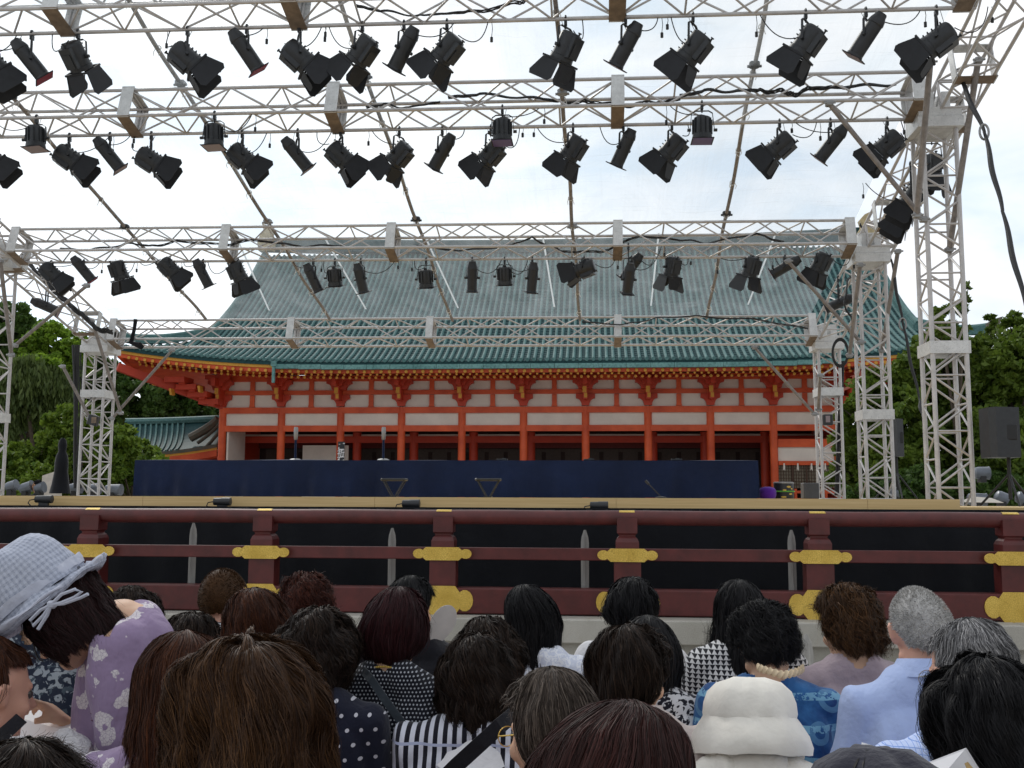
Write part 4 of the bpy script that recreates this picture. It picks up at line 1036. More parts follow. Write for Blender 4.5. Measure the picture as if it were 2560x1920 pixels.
# ------------------------------------------------------------ stage lights
def lantern(kind, row, c, f, aimy=.35, label='', glass=None, hang=None, scale=1.0, group=None, cord=1):
    if isinstance(row, int):
        Y0 = {1: YT1, 2: YT2, 3: YT3}[row]+A_*math.cos(TH); which = 'rb'
        if hang == 'f': Y0 = {1: YT1, 2: YT2, 3: YT3}[row]; which = 'f'
        cen = Ud(c[0], c[1], Y0); ch = chord(row, X=cen.x, which=which); top = Vector((cen.x, Y0, ch.z))
    else:
        Y0 = row; cen = Ud(c[0], c[1], Y0); top = cen+Vector((0, 0, .45))
    fr = Ud(f[0], f[1], Y0); v = fr-cen
    if v.length < .01: v = Vector((0, 0, -1))
    aim = Vector((v.x, v.length*aimy, v.z)).normalized()
    root = empty('stage_light', top, label, 'stage light', group)
    up = Vector((0, 0, 1)); side = aim.cross(up)
    if side.length < .25: side = Vector((1, 0, 0)) if kind != 'C' else Vector((1, .0, 0))
    side.z = 0; side.normalize()
    bx = side; bz = -aim; by = bz.cross(bx).normalized(); bx = by.cross(bz).normalized()
    m3 = Matrix((bx, by, bz)).transposed(); m4 = Matrix.Translation(cen) @ m3.to_4x4()
    s_ = scale; hw = {'A': .135, 'B': .095, 'C': .15}[kind]*s_
    L_ = lambda x, y, z: m4 @ Vector((x*s_, y*s_, z*s_))
    if kind == 'A':
        bd = MB(); bd.lathe([(.03, .18), (.085, .178), (.108, .165), (.118, .14), (.120, -.08), (.128, -.085), (.132, -.13), (.116, -.135)], m4 @ Matrix.Scale(s_, 4), 24)
        bd.build('body', m_black, root, True)
        q = MB(); q.box(L_(0, -.115, .03), (.15*s_, .07*s_, .23*s_), m3)
        for i in range(5): q.box(L_(0, .112, .12-.05*i), (.13*s_, .03*s_, .012*s_), m3)
        q.box(L_(0, .105, .02), (.05*s_, .03*s_, .23*s_), m3); q.box(L_(0, 0, -.06), (.02*s_, .24*s_, .02*s_), m3)
        q.box(L_(.0, -.15, .0), (.10*s_, .02*s_, .16*s_), m3); q.build('housing_box', m_black, root)
        MB().tube(L_(0, -.11, .14), L_(0, -.11, .19), .012, 8).lathe([(.022, 0), (.022, .012)], Matrix.Translation(L_(0, -.11, .19)) @ m3.to_4x4(), 8).build('knob', m_black, root)
        fr_ = MB()
        for sx, sy, wx, wy in ((0, .135, .30, .02), (0, -.135, .30, .02), (.14, 0, .02, .25), (-.14, 0, .02, .25)): fr_.box(L_(sx, sy, -.145), (wx*s_, wy*s_, .022*s_), m3)
        fr_.build('gel_frame', m_blackm, root)
        MB().lathe([(.112, 0), (.112, -.004)], m4 @ Matrix.Translation((0, 0, -.128*s_)) @ Matrix.Scale(s_, 4), 20).build('lens', m_lens, root)
        rg = random.Random(hash(label) % 1000 if False else int(c[0]*7+c[1]))
        for dx, dy, big in ((0, 1, 0), (0, -1, 0), (1, 0, 1), (-1, 0, 1)):
            ang = R(rg.uniform(6, 20)) if big else R(rg.uniform(4, 30))
            if big: poly = [(-.13, 0), (.13, 0), (.185, .195), (.15, .24), (-.15, .24), (-.185, .195)]
            else: poly = [(-.12, 0), (.12, 0), (.085, .17), (.055, .19), (-.055, .19), (-.085, .17)]
            h = Vector((dx*.145, dy*.14, -.158)); o_ = Vector((dx*math.sin(ang), dy*math.sin(ang), -math.cos(ang))); e_ = Vector((-dy, dx, 0))
            P0 = m4 @ (h*s_); EX = m3 @ e_; EY = m3 @ o_
            MB().prism([(x*s_, y*s_) for x, y in poly], P0, EX, EY, .004).build('barn_door', m_blackm, root)
    elif kind == 'B':
        MB().lathe([(.050, .27), (.062, .262), (.066, .235), (.082, .20), (.090, .165), (.091, .15), (.085, .145), (.085, -.20), (.090, -.205), (.092, -.225)], m4 @ Matrix.Scale(s_, 4), 24).build('can', m_black, root, True)
        q = MB(); q.box(L_(0, 0, -.232), (.20*s_, .22*s_, .010*s_), m3)
        q.build('gel_frame', m_blackm, root)
        q = MB(); q.box(L_(0, 0, -.2395), (.185*s_, .205*s_, .003), m3); q.build('gel', glass or m_frost, root)
        MB().lathe([(.06, 0), (.06, .01)], m4 @ Matrix.Translation((0, 0, .262*s_)), 12).build('rear_cap', m_rubber, root)
    else:
        MB().lathe([(.045, .16), (.10, .155), (.108, .14), (.112, -.06), (.12, -.065), (.128, -.13), (.12, -.135)], m4 @ Matrix.Scale(s_, 4), 20).build('body', m_black, root, True)
        q = MB()
        for i in range(10):
            a = 2*math.pi*i/10; q.box(L_(.112*math.cos(a), .112*math.sin(a), .04), (.030*s_, .008*s_, .19*s_), m3 @ Matrix.Rotation(a, 3, 'Z'))
        q.box(L_(0, 0, .175), (.05*s_, .05*s_, .03*s_), m3); q.build('cooling_fins', m_black, root)
        MB().box(L_(0, 0, -.142), (.27*s_, .27*s_, .008*s_), m3).build('gel_frame', m_blackm, root)
        MB().box(L_(0, 0, -.148), (.24*s_, .24*s_, .003), m3).build('gel', glass or m_frost, root)
    # yoke: arms from the pivots up to a crossbar under the clamp
    yh = min(max(.17*s_, (top.z-cen.z)-.10), .34); bar = Vector((top.x, top.y, cen.z+yh))
    e_ = side
    y = MB()
    for s2 in (-1, 1):
        pv = cen+bx*s2*hw; y.bar(pv, bar+e_*s2*hw*.86+Vector((0, 0, -.03)), .026, .007, e_)
        y.bar(bar+e_*s2*hw*.86+Vector((0, 0, -.03)), bar+e_*s2*hw*.55, .026, .007, Vector((0, 0, 1)))
    y.bar(bar-e_*hw*.56, bar+e_*hw*.56, .026, .008)
    y.build('yoke', m_black, root)
    for s2 in (-1, 1): MB().tube(cen+bx*s2*(hw-.01), cen+bx*s2*(hw+.035), .020, 10).build('pivot_knob', m_black, root)
    cl = MB(); cl.tube(bar-Vector((0, 0, .02)), Vector((top.x, top.y, max(top.z-.04, bar.z+.02))), .010, 8)
    cl.path([top+Vector((0, .032*math.cos(a), .034*math.sin(a))) for a in np.linspace(-1.8, 3.2, 12)], .012, 6)
    cl.box(top+Vector((0, 0, -.055)), (.035, .05, .05)); cl.build('hook_clamp', m_black, root)
    if int(c[0]*5+c[1]) % 3:
        b0 = cen-aim*.14*s_; e2 = top+Vector((.05 if int(c[0]) % 2 else -.05, .02, 0)); q = MB()
        q.path([b0*(1-t)+e2*t+Vector((0, 0, -.05*math.sin(t*math.pi))) for t in np.linspace(0, 1, 9)], .0035, 5); q.build('safety_chain', m_steel, root, True)
    if cord:
        rg = random.Random(int(c[0]*3+c[1])); sgn = rg.choice((-1, 1)); b0 = cen-aim*.2*s_
        e2 = top+Vector((sgn*rg.uniform(.15, .6), 0, .0))
        mid = b0.lerp(e2, .5)+Vector((sgn*.10, -.03, -rg.uniform(.08, .45)))
        pts = []
        for t in np.linspace(0, 1, 16): pts.append(b0*(1-t)**2+mid*2*t*(1-t)+e2*t*t)
        q = MB(); q.path(pts, .0065, 5); q.build('power_cord', m_rubber, root, True)
        if rg.random() < .75:
            q = MB(); pe = e2+Vector((sgn*.04, 0, 0)); ln = rg.uniform(.06, .22)
            q.path([pe, pe+Vector((.01, 0, -ln*.5)), pe+Vector((0, 0, -ln))], .004, 5); q.tube(pe+Vector((0, 0, -ln)), pe+Vector((0, 0, -ln-.055)), .017, 8); q.build('plug', m_rubber, root)
    return root
KD = {'A': 'black barndoor spotlight', 'B': 'long black can light', 'C': 'short ribbed black floodlight'}
RW = {1: 'on top truss', 2: 'on second truss', 3: 'on third truss'}
ORD = ['first', 'second', 'third', 'fourth', 'fifth', 'sixth', 'seventh', 'eighth', 'ninth', 'tenth', 'eleventh', 'twelfth', 'thirteenth', 'fourteenth', 'fifteenth', 'sixteenth', 'seventeenth', 'eighteenth', 'nineteenth', 'twentieth', 'twenty-first']
LT = {1: [('A', (-18, 135), (12, 178)), ('B', (66, 132), (98, 178), m_pink), ('A', (166, 125), (172, 160), None, .9), ('A', (403, 126), (448, 165)), ('B', (532, 112), (560, 155), m_pink), ('A', (645, 122), (690, 160)),
          ('A', (782, 112), (742, 155)), ('B', (872, 108), (842, 152)), ('A', (965, 108), (922, 150)), ('A', (1222, 105), (1196, 155)), ('B', (1352, 100), (1322, 148)), ('A', (1498, 105), (1458, 150)),
          ('A', (1742, 92), (1706, 140)), ('B', (1872, 80), (1842, 125)), ('A', (2025, 88), (1972, 125))],
      2: [('A', (-22, 340), (8, 368)), ('C', (77, 300), (77, 330), m_frost, 0, 'f'), ('A', (148, 340), (190, 372)), ('B', (236, 335), (262, 372)), ('A', (325, 345), (368, 372)), ('C', (462, 296), (462, 326), m_frost, 0, 'f'), ('A', (522, 338), (562, 375)),
          ('B', (642, 335), (668, 368)), ('A', (735, 335), (772, 372)), ('A', (862, 335), (822, 372)), ('B', (955, 330), (928, 368)), ('A', (1060, 332), (1018, 372)), ('C', (1085, 285), (1085, 315), m_violet, 0, 'f'), ('A', (1238, 322), (1206, 366)),
          ('B', (1347, 322), (1328, 360)), ('A', (1452, 320), (1414, 362)), ('C', (1517, 281), (1517, 311), m_violet, 0, 'f'), ('A', (1685, 315), (1640, 352)), ('B', (1795, 312), (1766, 348)), ('A', (1918, 312), (1872, 352))],
      3: [('A', (110, 588), (140, 622)), ('B', (180, 583), (200, 612), m_pink), ('A', (258, 585), (266, 625)), ('A', (366, 578), (396, 612)), ('B', (438, 592), (454, 632)), ('A', (514, 588), (528, 630)), ('B', (676, 602), (688, 632)), ('C', (723, 600), (723, 620)),
          ('B', (779, 603), (784, 632)), ('C', (920, 603), (920, 625)), ('B', (1020, 600), (1018, 632)), ('C', (1090, 597), (1090, 620)), ('B', (1150, 602), (1146, 635)), ('A', (1262, 580), (1222, 592), None, .3), ('B', (1364, 578), (1342, 608)), ('B', (1358, 604), (1354, 638), None, .5, 'f'),
          ('A', (1452, 578), (1444, 622)), ('A', (1622, 578), (1612, 620)), ('B', (1696, 577), (1668, 592), m_pink), ('A', (1772, 568), (1756, 605))]}
for row, lst in LT.items():
    cnt = {}; tot = {k: sum(1 for l in lst if l[0] == k) for k in 'ABC'}
    for i, l in enumerate(lst):
        k = l[0]; cnt[k] = cnt.get(k, 0)+1
        dx = l[2][0]-l[1][0]
        dr = 'aimed right' if dx > 12 else 'aimed left' if dx < -12 else 'aimed down'
        extra = ' with pink gel' if (len(l) > 3 and l[3] is m_pink) else ''
        lb = f"{KD[k]}{extra}, {dr}, {ORD[cnt[k]-1]} from left {RW[row]}"
        lantern(k, row, l[1], l[2], aimy=(l[4] if len(l) > 4 and l[4] is not None else .35), label=lb, glass=l[3] if len(l) > 3 else None, hang=l[5] if len(l) > 5 else None,
                scale={1: 1.05, 2: 1.0, 3: .98}[row], group='stage lights hanging '+RW[row])
lantern('A', 14.2, (1955, 460), (1922, 505), label='black barndoor spotlight clamped inside the right side truss, the lower one against the sky', aimy=.2)
lantern('A', 13.6, (2015, 362), (2015, 402), label='black barndoor spotlight pointing straight down inside the front right tower', aimy=.1)
lantern('A', 13.3, (1970, 425), (1950, 455), label='black barndoor spotlight half hidden beside the front right tower pole', aimy=.2)
lantern('B', 17.2, (1812, 655), (1780, 668), label='grey-black can light on the right side truss just above the rear right tower', aimy=.3)
lantern('B', 17.0, (100, 662), (140, 680), label='grey-black can light low on the left side truss above the trees', aimy=.3)
o = empty('work_light', Ud(1790, 905, YT4), 'small square black work light clamped to the rear right tower', 'lamp'); c = Ud(1788, 907, YT4-.05)
MB().box(c, (.17, .12, .20), ch=.01).build('housing', m_black, o); MB().box(c+Vector((-.01, -.064, .01)), (.08, .006, .12)).build('glass', m_frost, o)
o = empty('work_light', Ud(200, 905, YT4), 'small square black work light clamped to the rear left tower', 'lamp'); c = Ud(202, 908, YT4-.05)
MB().box(c, (.20, .12, .20), Matrix.Rotation(R(15), 3, 'Y'), ch=.01).build('housing', m_black, o); MB().box(c+Vector((.04, -.064, 0)), (.10, .006, .12)).build('glass', m_brown, o)

# loudspeakers, spare lamps and crew at the stage sides
def speaker(x0, y0, x1, y1, Y, label, pole_px, zb):
    a, c_ = Ud(x0, y0, Y), Ud(x1, y1, Y); w_ = c_.x-a.x; h = a.z-c_.z; X = (a.x+c_.x)/2; Z = (a.z+c_.z)/2
    root = empty('loudspeaker', (X, Y, zb), label, 'loudspeaker', 'loudspeakers on stands')
    pl = [(-w_/2, .0), (w_/2, 0), (w_/2*.92, w_*.9), (-w_/2*.92, w_*.9)]
    MB().prism([(-w_/2, -.02), (-w_/2*.7, -.10), (w_/2, -.02), (w_/2, w_*.8), (-w_/2, w_*.8)], (X, Y, c_.z), Vector((1, 0, 0)), Vector((0, 1, 0)), h).build('cabinet', m_black, root)
    MB().box((X+w_*.12, Y-.02-.03, Z), (w_*.5, .03, h*.30), ch=.006).build('handle_recess', m_rubber, root)
    px = Ud(pole_px, y1, Y).x
    MB().tube((px, Y+.15, c_.z), (px, Y+.15, zb+.15), .022, 10).build('stand_pole', m_rubber, root)
    b = MB()
    for k in range(3): b.tube((px, Y+.15, zb+.45), (px+.4*math.cos(k*2.1+.4), Y+.15+.4*math.sin(k*2.1+.4), zb+.01), .014, 6)
    b.build('stand_legs', m_rubber, root)
speaker(2133, 880, 2205, 988, 12.0, 'large black loudspeaker on a stand at the right frame edge', 2190, zs-.15)
speaker(1930, 905, 1953, 986, 17.5, 'smaller black loudspeaker half hidden behind the middle right tower', 1942, zs)
m_greycan = M('grey_lamp_can', (.13, .145, .17), .35, .3)
def cans(items, Y, side):
    for k, (x0, x1, y, tl) in enumerate(items):
        a, c_ = Ud(x0, y, Y), Ud(x1, y+tl, Y); root = empty('spare_lamp_can', (a.x, Y, zs-.05), f'grey lamp can lying behind the {side}, {ORD[k]} from the left', 'lamp can', 'spare lamp cans '+side)
        m_ = Matrix.Translation(a) @ (c_-a).to_track_quat('Z', 'Y').to_matrix().to_4x4(); L = (c_-a).length
        MB().lathe([(.06, 0), (.10, .02), (.115, .08), (.115, L-.02), (.125, L)], m_, 16).build('can', m_greycan, root, True)
        MB().box(((a.x+c_.x)/2, Y, min(a.z, c_.z)-.10), (.1, .2, .14)).build('foot', m_rubber, root)
cans([(14, 36, 1054, -7), (44, 70, 1058, -9), (76, 95, 1056, -4), (150, 175, 1056, -2), (190, 215, 1058, -3), (228, 262, 1058, 0)], 20.5, 'left of the stage')
cans([(1925, 1938, 1068, -2), (2090, 2130, 1078, 2), (2150, 2175, 1070, 10), (2195, 2230, 1072, 12), (2104, 2136, 1022, 0)], 19.0, 'right of the stage')
o = empty('covered_equipment', Ud(133, 1066, 20), 'tall black cloth covered equipment standing behind the left edge of the stage', 'covered equipment')
pr = []
for z, r_ in ((1066, 24), (1045, 19), (1020, 15), (1000, 15), (985, 13), (975, 8), (962, 10), (952, 8), (946, 3)): pr.append((r_/F*K*20, Ud(133, z, 20).z))
MB().lathe(pr, Matrix.Translation((Ud(133, 1000, 20).x, 20, 0)), 14, sy=.8).build('black_cover', m_skirt, o, True)
c = Ud(112, 1045, 21.5); o = MB().prism([(-.22, -.35), (.25, -.35), (.22, .32), (-.22, .18)], c, Vector((1, 0, 0)), Vector((0, 0, 1)), .03).build('sign_board', M('pale_board', (.55, .50, .44), .8)); tag(o, 'pale wooden board leaning behind the crew man at the left of the stage', 'board')
b = MB(); c = Ud(1740, 1060, 30)
for k, (px, Y) in enumerate(((1742, 24), )): pass
c = Ud(2118, 1079, 14.5); o = MB().prism([(-.30, -.05), (.30, -.06), (.15, .02), (-.05, .04), (-.2, .0)], c, Vector((1, 0, 0)), Vector((.1, .6, .8)).normalized(), .01).build('white_cloth', m_plaster); tag(o, 'crumpled white cloth lying on the low side deck at the right', 'cloth')
# ------------------------------------------------------------ people
ICO = {}
def ico(sub):
    if sub not in ICO:
        bm = bmesh.new(); bmesh.ops.create_icosphere(bm, subdivisions=sub, radius=1.0)
        ICO[sub] = (np.array([v.co[:] for v in bm.verts]), [tuple(v.index for v in f.verts) for f in bm.faces]); bm.free()
    return ICO[sub]
def remesh(prims, voxel, smooth=6, name='body'):
    b = MB()
    V, Fc = ico(3)
    for p_ in prims:
        if p_[0] == 's':
            _, c, r, rot = p_; m = np.array(rot.to_3x3()) if rot is not None else np.eye(3)
            b.add([tuple(x) for x in (V*np.array(r)) @ m.T+np.array(c)], Fc)
        else:
            _, p0, p1, r0, r1 = p_; p0, p1 = Vector(p0), Vector(p1); d = p1-p0; L = max(d.length, 1e-5)
            m = np.array(d.to_track_quat('Z', 'Y').to_matrix()); W_ = V.copy()
            t = (W_[:, 2] > 0); rr_ = np.where(t, r1, r0)[:, None]; W_ = W_*rr_; W_[:, 2] += np.where(t, L, 0)
            b.add([tuple(x) for x in W_ @ m.T+np.array(p0)], Fc)
    me = b.mesh(name); o = bpy.data.objects.new('tmp', me); col.objects.link(o)
    md = o.modifiers.new('r', 'REMESH'); md.mode = 'VOXEL'; md.voxel_size = voxel; md.use_smooth_shade = True
    s_ = o.modifiers.new('s', 'SMOOTH'); s_.factor = .5; s_.iterations = smooth
    dg = bpy.context.evaluated_depsgraph_get(); out_ = bpy.data.meshes.new_from_object(o.evaluated_get(dg))
    bpy.data.objects.remove(o); bpy.data.meshes.remove(me); return out_
def hair_mat(name, dk, lt, rough=.42):
    t = NT(name); ri = t.n('ShaderNodeNewGeometry').outputs['Random Per Island']
    f = t.noise(9, 4, .6); k = t.q('MULTIPLY', t.q('POWER', ri, 1.6), t.ramp(f, .35, .7, .45, 1.1))
    t.color(t.mixc(k, dk, lt)); t.set(rough+.10, 0, .15); t.b.inputs['Sheen Weight'].default_value = 0; return t.m
H_BLACK = hair_mat('hair_black', (.005, .005, .006), (.020, .019, .020))
H_DBROWN = hair_mat('hair_dark_brown', (.010, .007, .006), (.050, .030, .019))
H_BROWN = hair_mat('hair_brown', (.024, .012, .006), (.135, .062, .022))
H_GOLDB = hair_mat('hair_golden_brown', (.024, .011, .006), (.120, .056, .021))
H_AUBURN = hair_mat('hair_auburn', (.024, .009, .006), (.125, .042, .016))
H_BURG = hair_mat('hair_burgundy', (.016, .005, .006), (.060, .016, .018))
H_RED = hair_mat('hair_red_brown', (.026, .009, .007), (.13, .036, .020))
H_GREY = hair_mat('hair_grey', (.30, .295, .285), (.80, .78, .75), .5)
H_SALT = hair_mat('hair_salt', (.07, .07, .073), (.46, .45, .45), .5)
H_STREAK = hair_mat('hair_grey_streaked', (.025, .018, .014), (.19, .15, .12), .45)
def skin(name, c):
    t = NT(name); f = t.noise(14, 4); t.color(t.mixc(t.ramp(f, .3, .7), sc(c, .9), sc(c, 1.08))); t.set(.52, 0, .4)
    t.b.inputs['Subsurface Weight'].default_value = .12; t.b.inputs['Subsurface Radius'].default_value = (.012, .005, .003); t.b.inputs['Subsurface Scale'].default_value = 1
    t.bump(t.noise(160, 3), .08, .001); return t.m
SK1 = skin('skin_light', (.60, .37, .245)); SK2 = skin('skin_tan', (.50, .275, .165)); SK3 = skin('skin_rosy', (.62, .34, .245))
def strands(name, mat, parent, Hm, sp, seed):
    rg = np.random.RandomState(seed)
    top, zm, rx, ry = sp.get('top', .125), sp.get('zm', .01), sp.get('rx', .095), sp.get('ry', .112)
    back, side, front = sp.get('back', -.14), sp.get('side', -.08), sp.get('front', .065)
    taper = sp.get('taper', .7); th = sp.get('thick', .010); lump = sp.get('lump', .006); curl = sp.get('curl', .0); cf = sp.get('cf', 3)
    fa = sp.get('fa', 118); n = sp.get('n', 2500); seg = sp.get('seg', 8); wd = sp.get('w', .0022); flick = sp.get('flick', 0.); fly = sp.get('fly', .05)
    ph = rg.rand(12)*6.283
    hem = sp.get('hem', .012)
    def zend(a):
        d = np.abs((a+np.pi) % (2*np.pi)-np.pi)*180/np.pi      # 0 at the back, 180 at the face
        e = np.interp(d, [0, 45, 80, fa-12, fa+6, 180], [back, back*.85+side*.15, side, side, front, front])
        return e+hem*.5*np.sin(a*9+ph[0])+hem*.5*np.sin(a*23+ph[1])
    cx0, cy0 = sp.get('crown', (rg.uniform(-.028, .028), rg.uniform(-.045, -.015)))
    def surf(a, s, h):
        ze = zend(a); hi = ze > zm
        thm = np.where(hi, np.arccos(np.clip((ze-zm)/(top-zm), -1, 1)), np.pi/2)
        L1 = thm*((rx+top-zm)/2); L2 = np.where(hi, 0, zm-ze); T = (L1+L2)*s
        up = (T <= L1) | hi; t1 = np.where(up, T/np.maximum(L1, 1e-6)*thm, thm); u = np.where(up, 0, np.clip((T-L1)/np.maximum(L2, .01), 0, 1.08))
        r = np.where(up, np.sin(t1), 1-(1-taper)*u**1.7+flick*u**4)
        z = np.where(up, zm+(top-zm)*np.cos(t1), zm-(zm-ze)*u)
        lp = lump*(np.sin(5*a+ph[2]+4*s)*.5+np.sin(9*a+ph[3]-7*s)*.35+np.sin(3*a+9*s+ph[4])*.5+.35*np.sin(17*a+ph[5]+11*s))
        k = h+lp*np.minimum(1, s*3)
        nz = np.where(up, np.cos(t1), -.1*u); rr = np.where(up, np.sin(t1), 1)
        ca = np.where(up, np.cos(t1), 0)
        x = (r*rx+k*rr)*np.sin(a)+cx0*ca; y = -(r*ry+k*rr)*np.cos(a)+cy0*ca
        return np.stack([x, y, z+k*nz], -1)
    M4 = np.array(Hm)
    def world(P): return P @ M4[:3, :3].T+M4[:3, 3]
    na, ns = 72, 26
    A, S_ = np.meshgrid(np.linspace(0, 2*np.pi, na, endpoint=False), np.linspace(0.0, sp.get('capend', .97), ns), indexing='ij')
    P = world(surf(A, S_, -th*.25)); VB = [P.reshape(-1, 3)]; FB = []
    for i in range(na):
        i2 = (i+1) % na
        for j in range(ns-1): FB.append((i*ns+j, i*ns+j+1, i2*ns+j+1, i2*ns+j))
    if sp.get('crew'):
        L = sp['crew']; a = rg.rand(n)*2*np.pi; s0 = np.sqrt(rg.rand(n))*.98
        P0 = surf(a, s0, -.001+0*a); P1 = surf(a+rg.normal(size=n)*.02, np.minimum(s0+.5*L/.2*rg.rand(n), 1.02), L*(.4+.6*rg.rand(n)))
        t = np.linspace(0, 1, 3)[None, :, None]; Q = P0[:, None]*(1-t)+P1[:, None]*t; sg_ = 2
        Nn = surf(a, s0, .01+0*a)-P0; Nn = np.repeat(Nn[:, None], 3, 1)
    else:
        a = rg.rand(n)*2*np.pi; s0 = rg.rand(n)**.9*.72*(1-0); s0 = np.where(rg.rand(n) < .22, .02+rg.rand(n)*.10, np.maximum(s0, .015))
        s1 = np.minimum(1.0+.02*rg.normal(size=n), s0+.25+.75*rg.rand(n)); s1 = np.maximum(s1, s0+.1)
        t = np.linspace(0, 1, seg+1)[None, :]; ss = s0[:, None]+(s1-s0)[:, None]*t
        nc = sp.get('nc', 26); cl = np.floor(a/(2*np.pi)*nc+rg.normal(size=n)*.35+3*np.sin(s0*8)); cph = (np.sin(cl*12.9898)*43758.5) % 1*6.283
        wv = curl*np.sin(cf*ss*6.283+cph[:, None]+rg.normal(size=n)[:, None]*.35)
        drift = rg.normal(size=n)[:, None]*sp.get('drift', .30)*t**1.3
        clump_pull = ((cl+.5)/nc*2*np.pi-a); clump_pull = (clump_pull+np.pi) % (2*np.pi)-np.pi; clump_pull = np.clip(clump_pull, -.15, .15)[:, None]*t**1.5*sp.get('clump', .5)
        sw1 = sp.get('sweep', .10)*(np.sin(2*a+ph[6])+.8*np.sin(3*a+ph[7]))[:, None]*np.sin(ss*2.6)
        aa = a[:, None]+sp.get('swirl', rg.uniform(-.7, .7))*np.exp(-ss*5)+wv/rx+drift*.45+clump_pull+sw1
        hh = th*rg.rand(n)[:, None]*(1-.3*t)+curl*.8*np.cos(cf*ss*6.283+cph[:, None])
        fl = (rg.rand(n) < fly)[:, None]; hh = hh+np.where(fl, (.006+.02*rg.rand(n)[:, None])*t**1.5*np.minimum(1, s0[:, None]*3), 0)
        hh = hh+sp.get('mess', 0)*rg.normal(size=n)[:, None]*t**2
        Q = surf(aa, ss, hh); sg_ = seg; Nn = surf(aa, ss, hh+.01)-Q
    A_w = sp.get('wild', .0035 if not sp.get('crew') else 0)
    if A_w:
        tt0 = np.linspace(0, 1, Q.shape[1])[None, :]; am = A_w*(.3+tt0)
        for k_, (fa_, fb_) in enumerate(((38, 61), (90, 47))):
            w3 = am*(1 if k_ == 0 else .5)
            Q = Q+np.stack([w3*np.sin(Q[..., 2]*fa_+Q[..., 1]*fb_+ph[8]+k_), w3*.6*np.sin(Q[..., 0]*fb_+Q[..., 2]*fa_+ph[9]), w3*.5*np.sin(Q[..., 0]*fa_+Q[..., 1]*fb_+ph[10])], -1)
    Q = world(Q); Nn = Nn @ M4[:3, :3].T; Nn /= np.linalg.norm(Nn, axis=2, keepdims=True)+1e-9
    T_ = np.gradient(Q, axis=1); T_ /= np.linalg.norm(T_, axis=2, keepdims=True)+1e-9
    Sd = np.cross(T_, Nn); Sd /= np.linalg.norm(Sd, axis=2, keepdims=True)+1e-9
    rl_ = rg.uniform(-.9, .9, (len(Q), 1, 1)); Sd = Sd*np.cos(rl_)+Nn*np.sin(rl_)
    tt = np.linspace(0, 1, sg_+1)[None, :, None]; wv_ = wd*(.6+.8*rg.rand(len(Q), 1, 1))*(1-.75*tt**2)/2
    V2 = np.stack([Q-Sd*wv_, Q+Sd*wv_], 2).reshape(-1, 3)
    base = len(VB[0]); m = sg_+1
    idx = base+np.arange(len(Q))[:, None]*(2*m)+np.arange(sg_)[None, :]*2
    FQ = np.stack([idx, idx+1, idx+3, idx+2], -1).reshape(-1, 4)
    V_ = np.concatenate([VB[0], V2]); Fc = np.concatenate([np.array(FB), FQ]).astype(np.int32)
    me = bpy.data.meshes.new(name); me.vertices.add(len(V_)); me.vertices.foreach_set('co', V_.ravel().astype(np.float32))
    me.loops.add(len(Fc)*4); me.polygons.add(len(Fc)); me.loops.foreach_set('vertex_index', Fc.ravel()); me.polygons.foreach_set('loop_start', np.arange(0, len(Fc)*4, 4, dtype=np.int32))
    me.polygons.foreach_set('use_smooth', [True]*len(Fc)); me.update(calc_edges=True)
    return link_mesh(name, me, mat, parent)
def hand(pr, wrist, d, n_, side, curl=.5, s=1.0):
    """palm and five fingers; d towards the fingertips, n_ out of the palm's inside, side towards the thumb"""
    wrist, d, n_, side = Vector(wrist), Vector(d).normalized(), Vector(n_).normalized(), Vector(side).normalized()
    pc = wrist+d*.045*s
    for k in (-1, -.33, .33, 1): pr.append(('c', wrist+side*.012*k*s+d*.01, wrist+d*.088*s+side*.030*k*s, .013*s, .0115*s))
    for k, L in ((-1, .058), (-.33, .072), (.33, .078), (1, .068)):
        p0 = wrist+d*.088*s+side*.030*k*s; a = curl*.7; dd = d
        for q, f in enumerate((.45, .32, .23)):
            ang = curl*(.6+.5*q); dd = (d*math.cos(ang*(q+1)*.8)+n_*math.sin(ang*(q+1)*.8)).normalized()
            p1 = p0+dd*L*f*s; pr.append(('c', p0, p1, (.0095-.001*q)*s, (.0088-.001*q)*s)); p0 = p1
    t0 = wrist+d*.025*s+side*.026*s; t1 = t0+(side*.7+d*.6+n_*.3).normalized()*.042*s; t2 = t1+(side*.15+d*.8+n_*.6).normalized()*.030*s
    pr += [('c', t0, t1, .0125*s, .0105*s), ('c', t1, t2, .0105*s, .0088*s)]
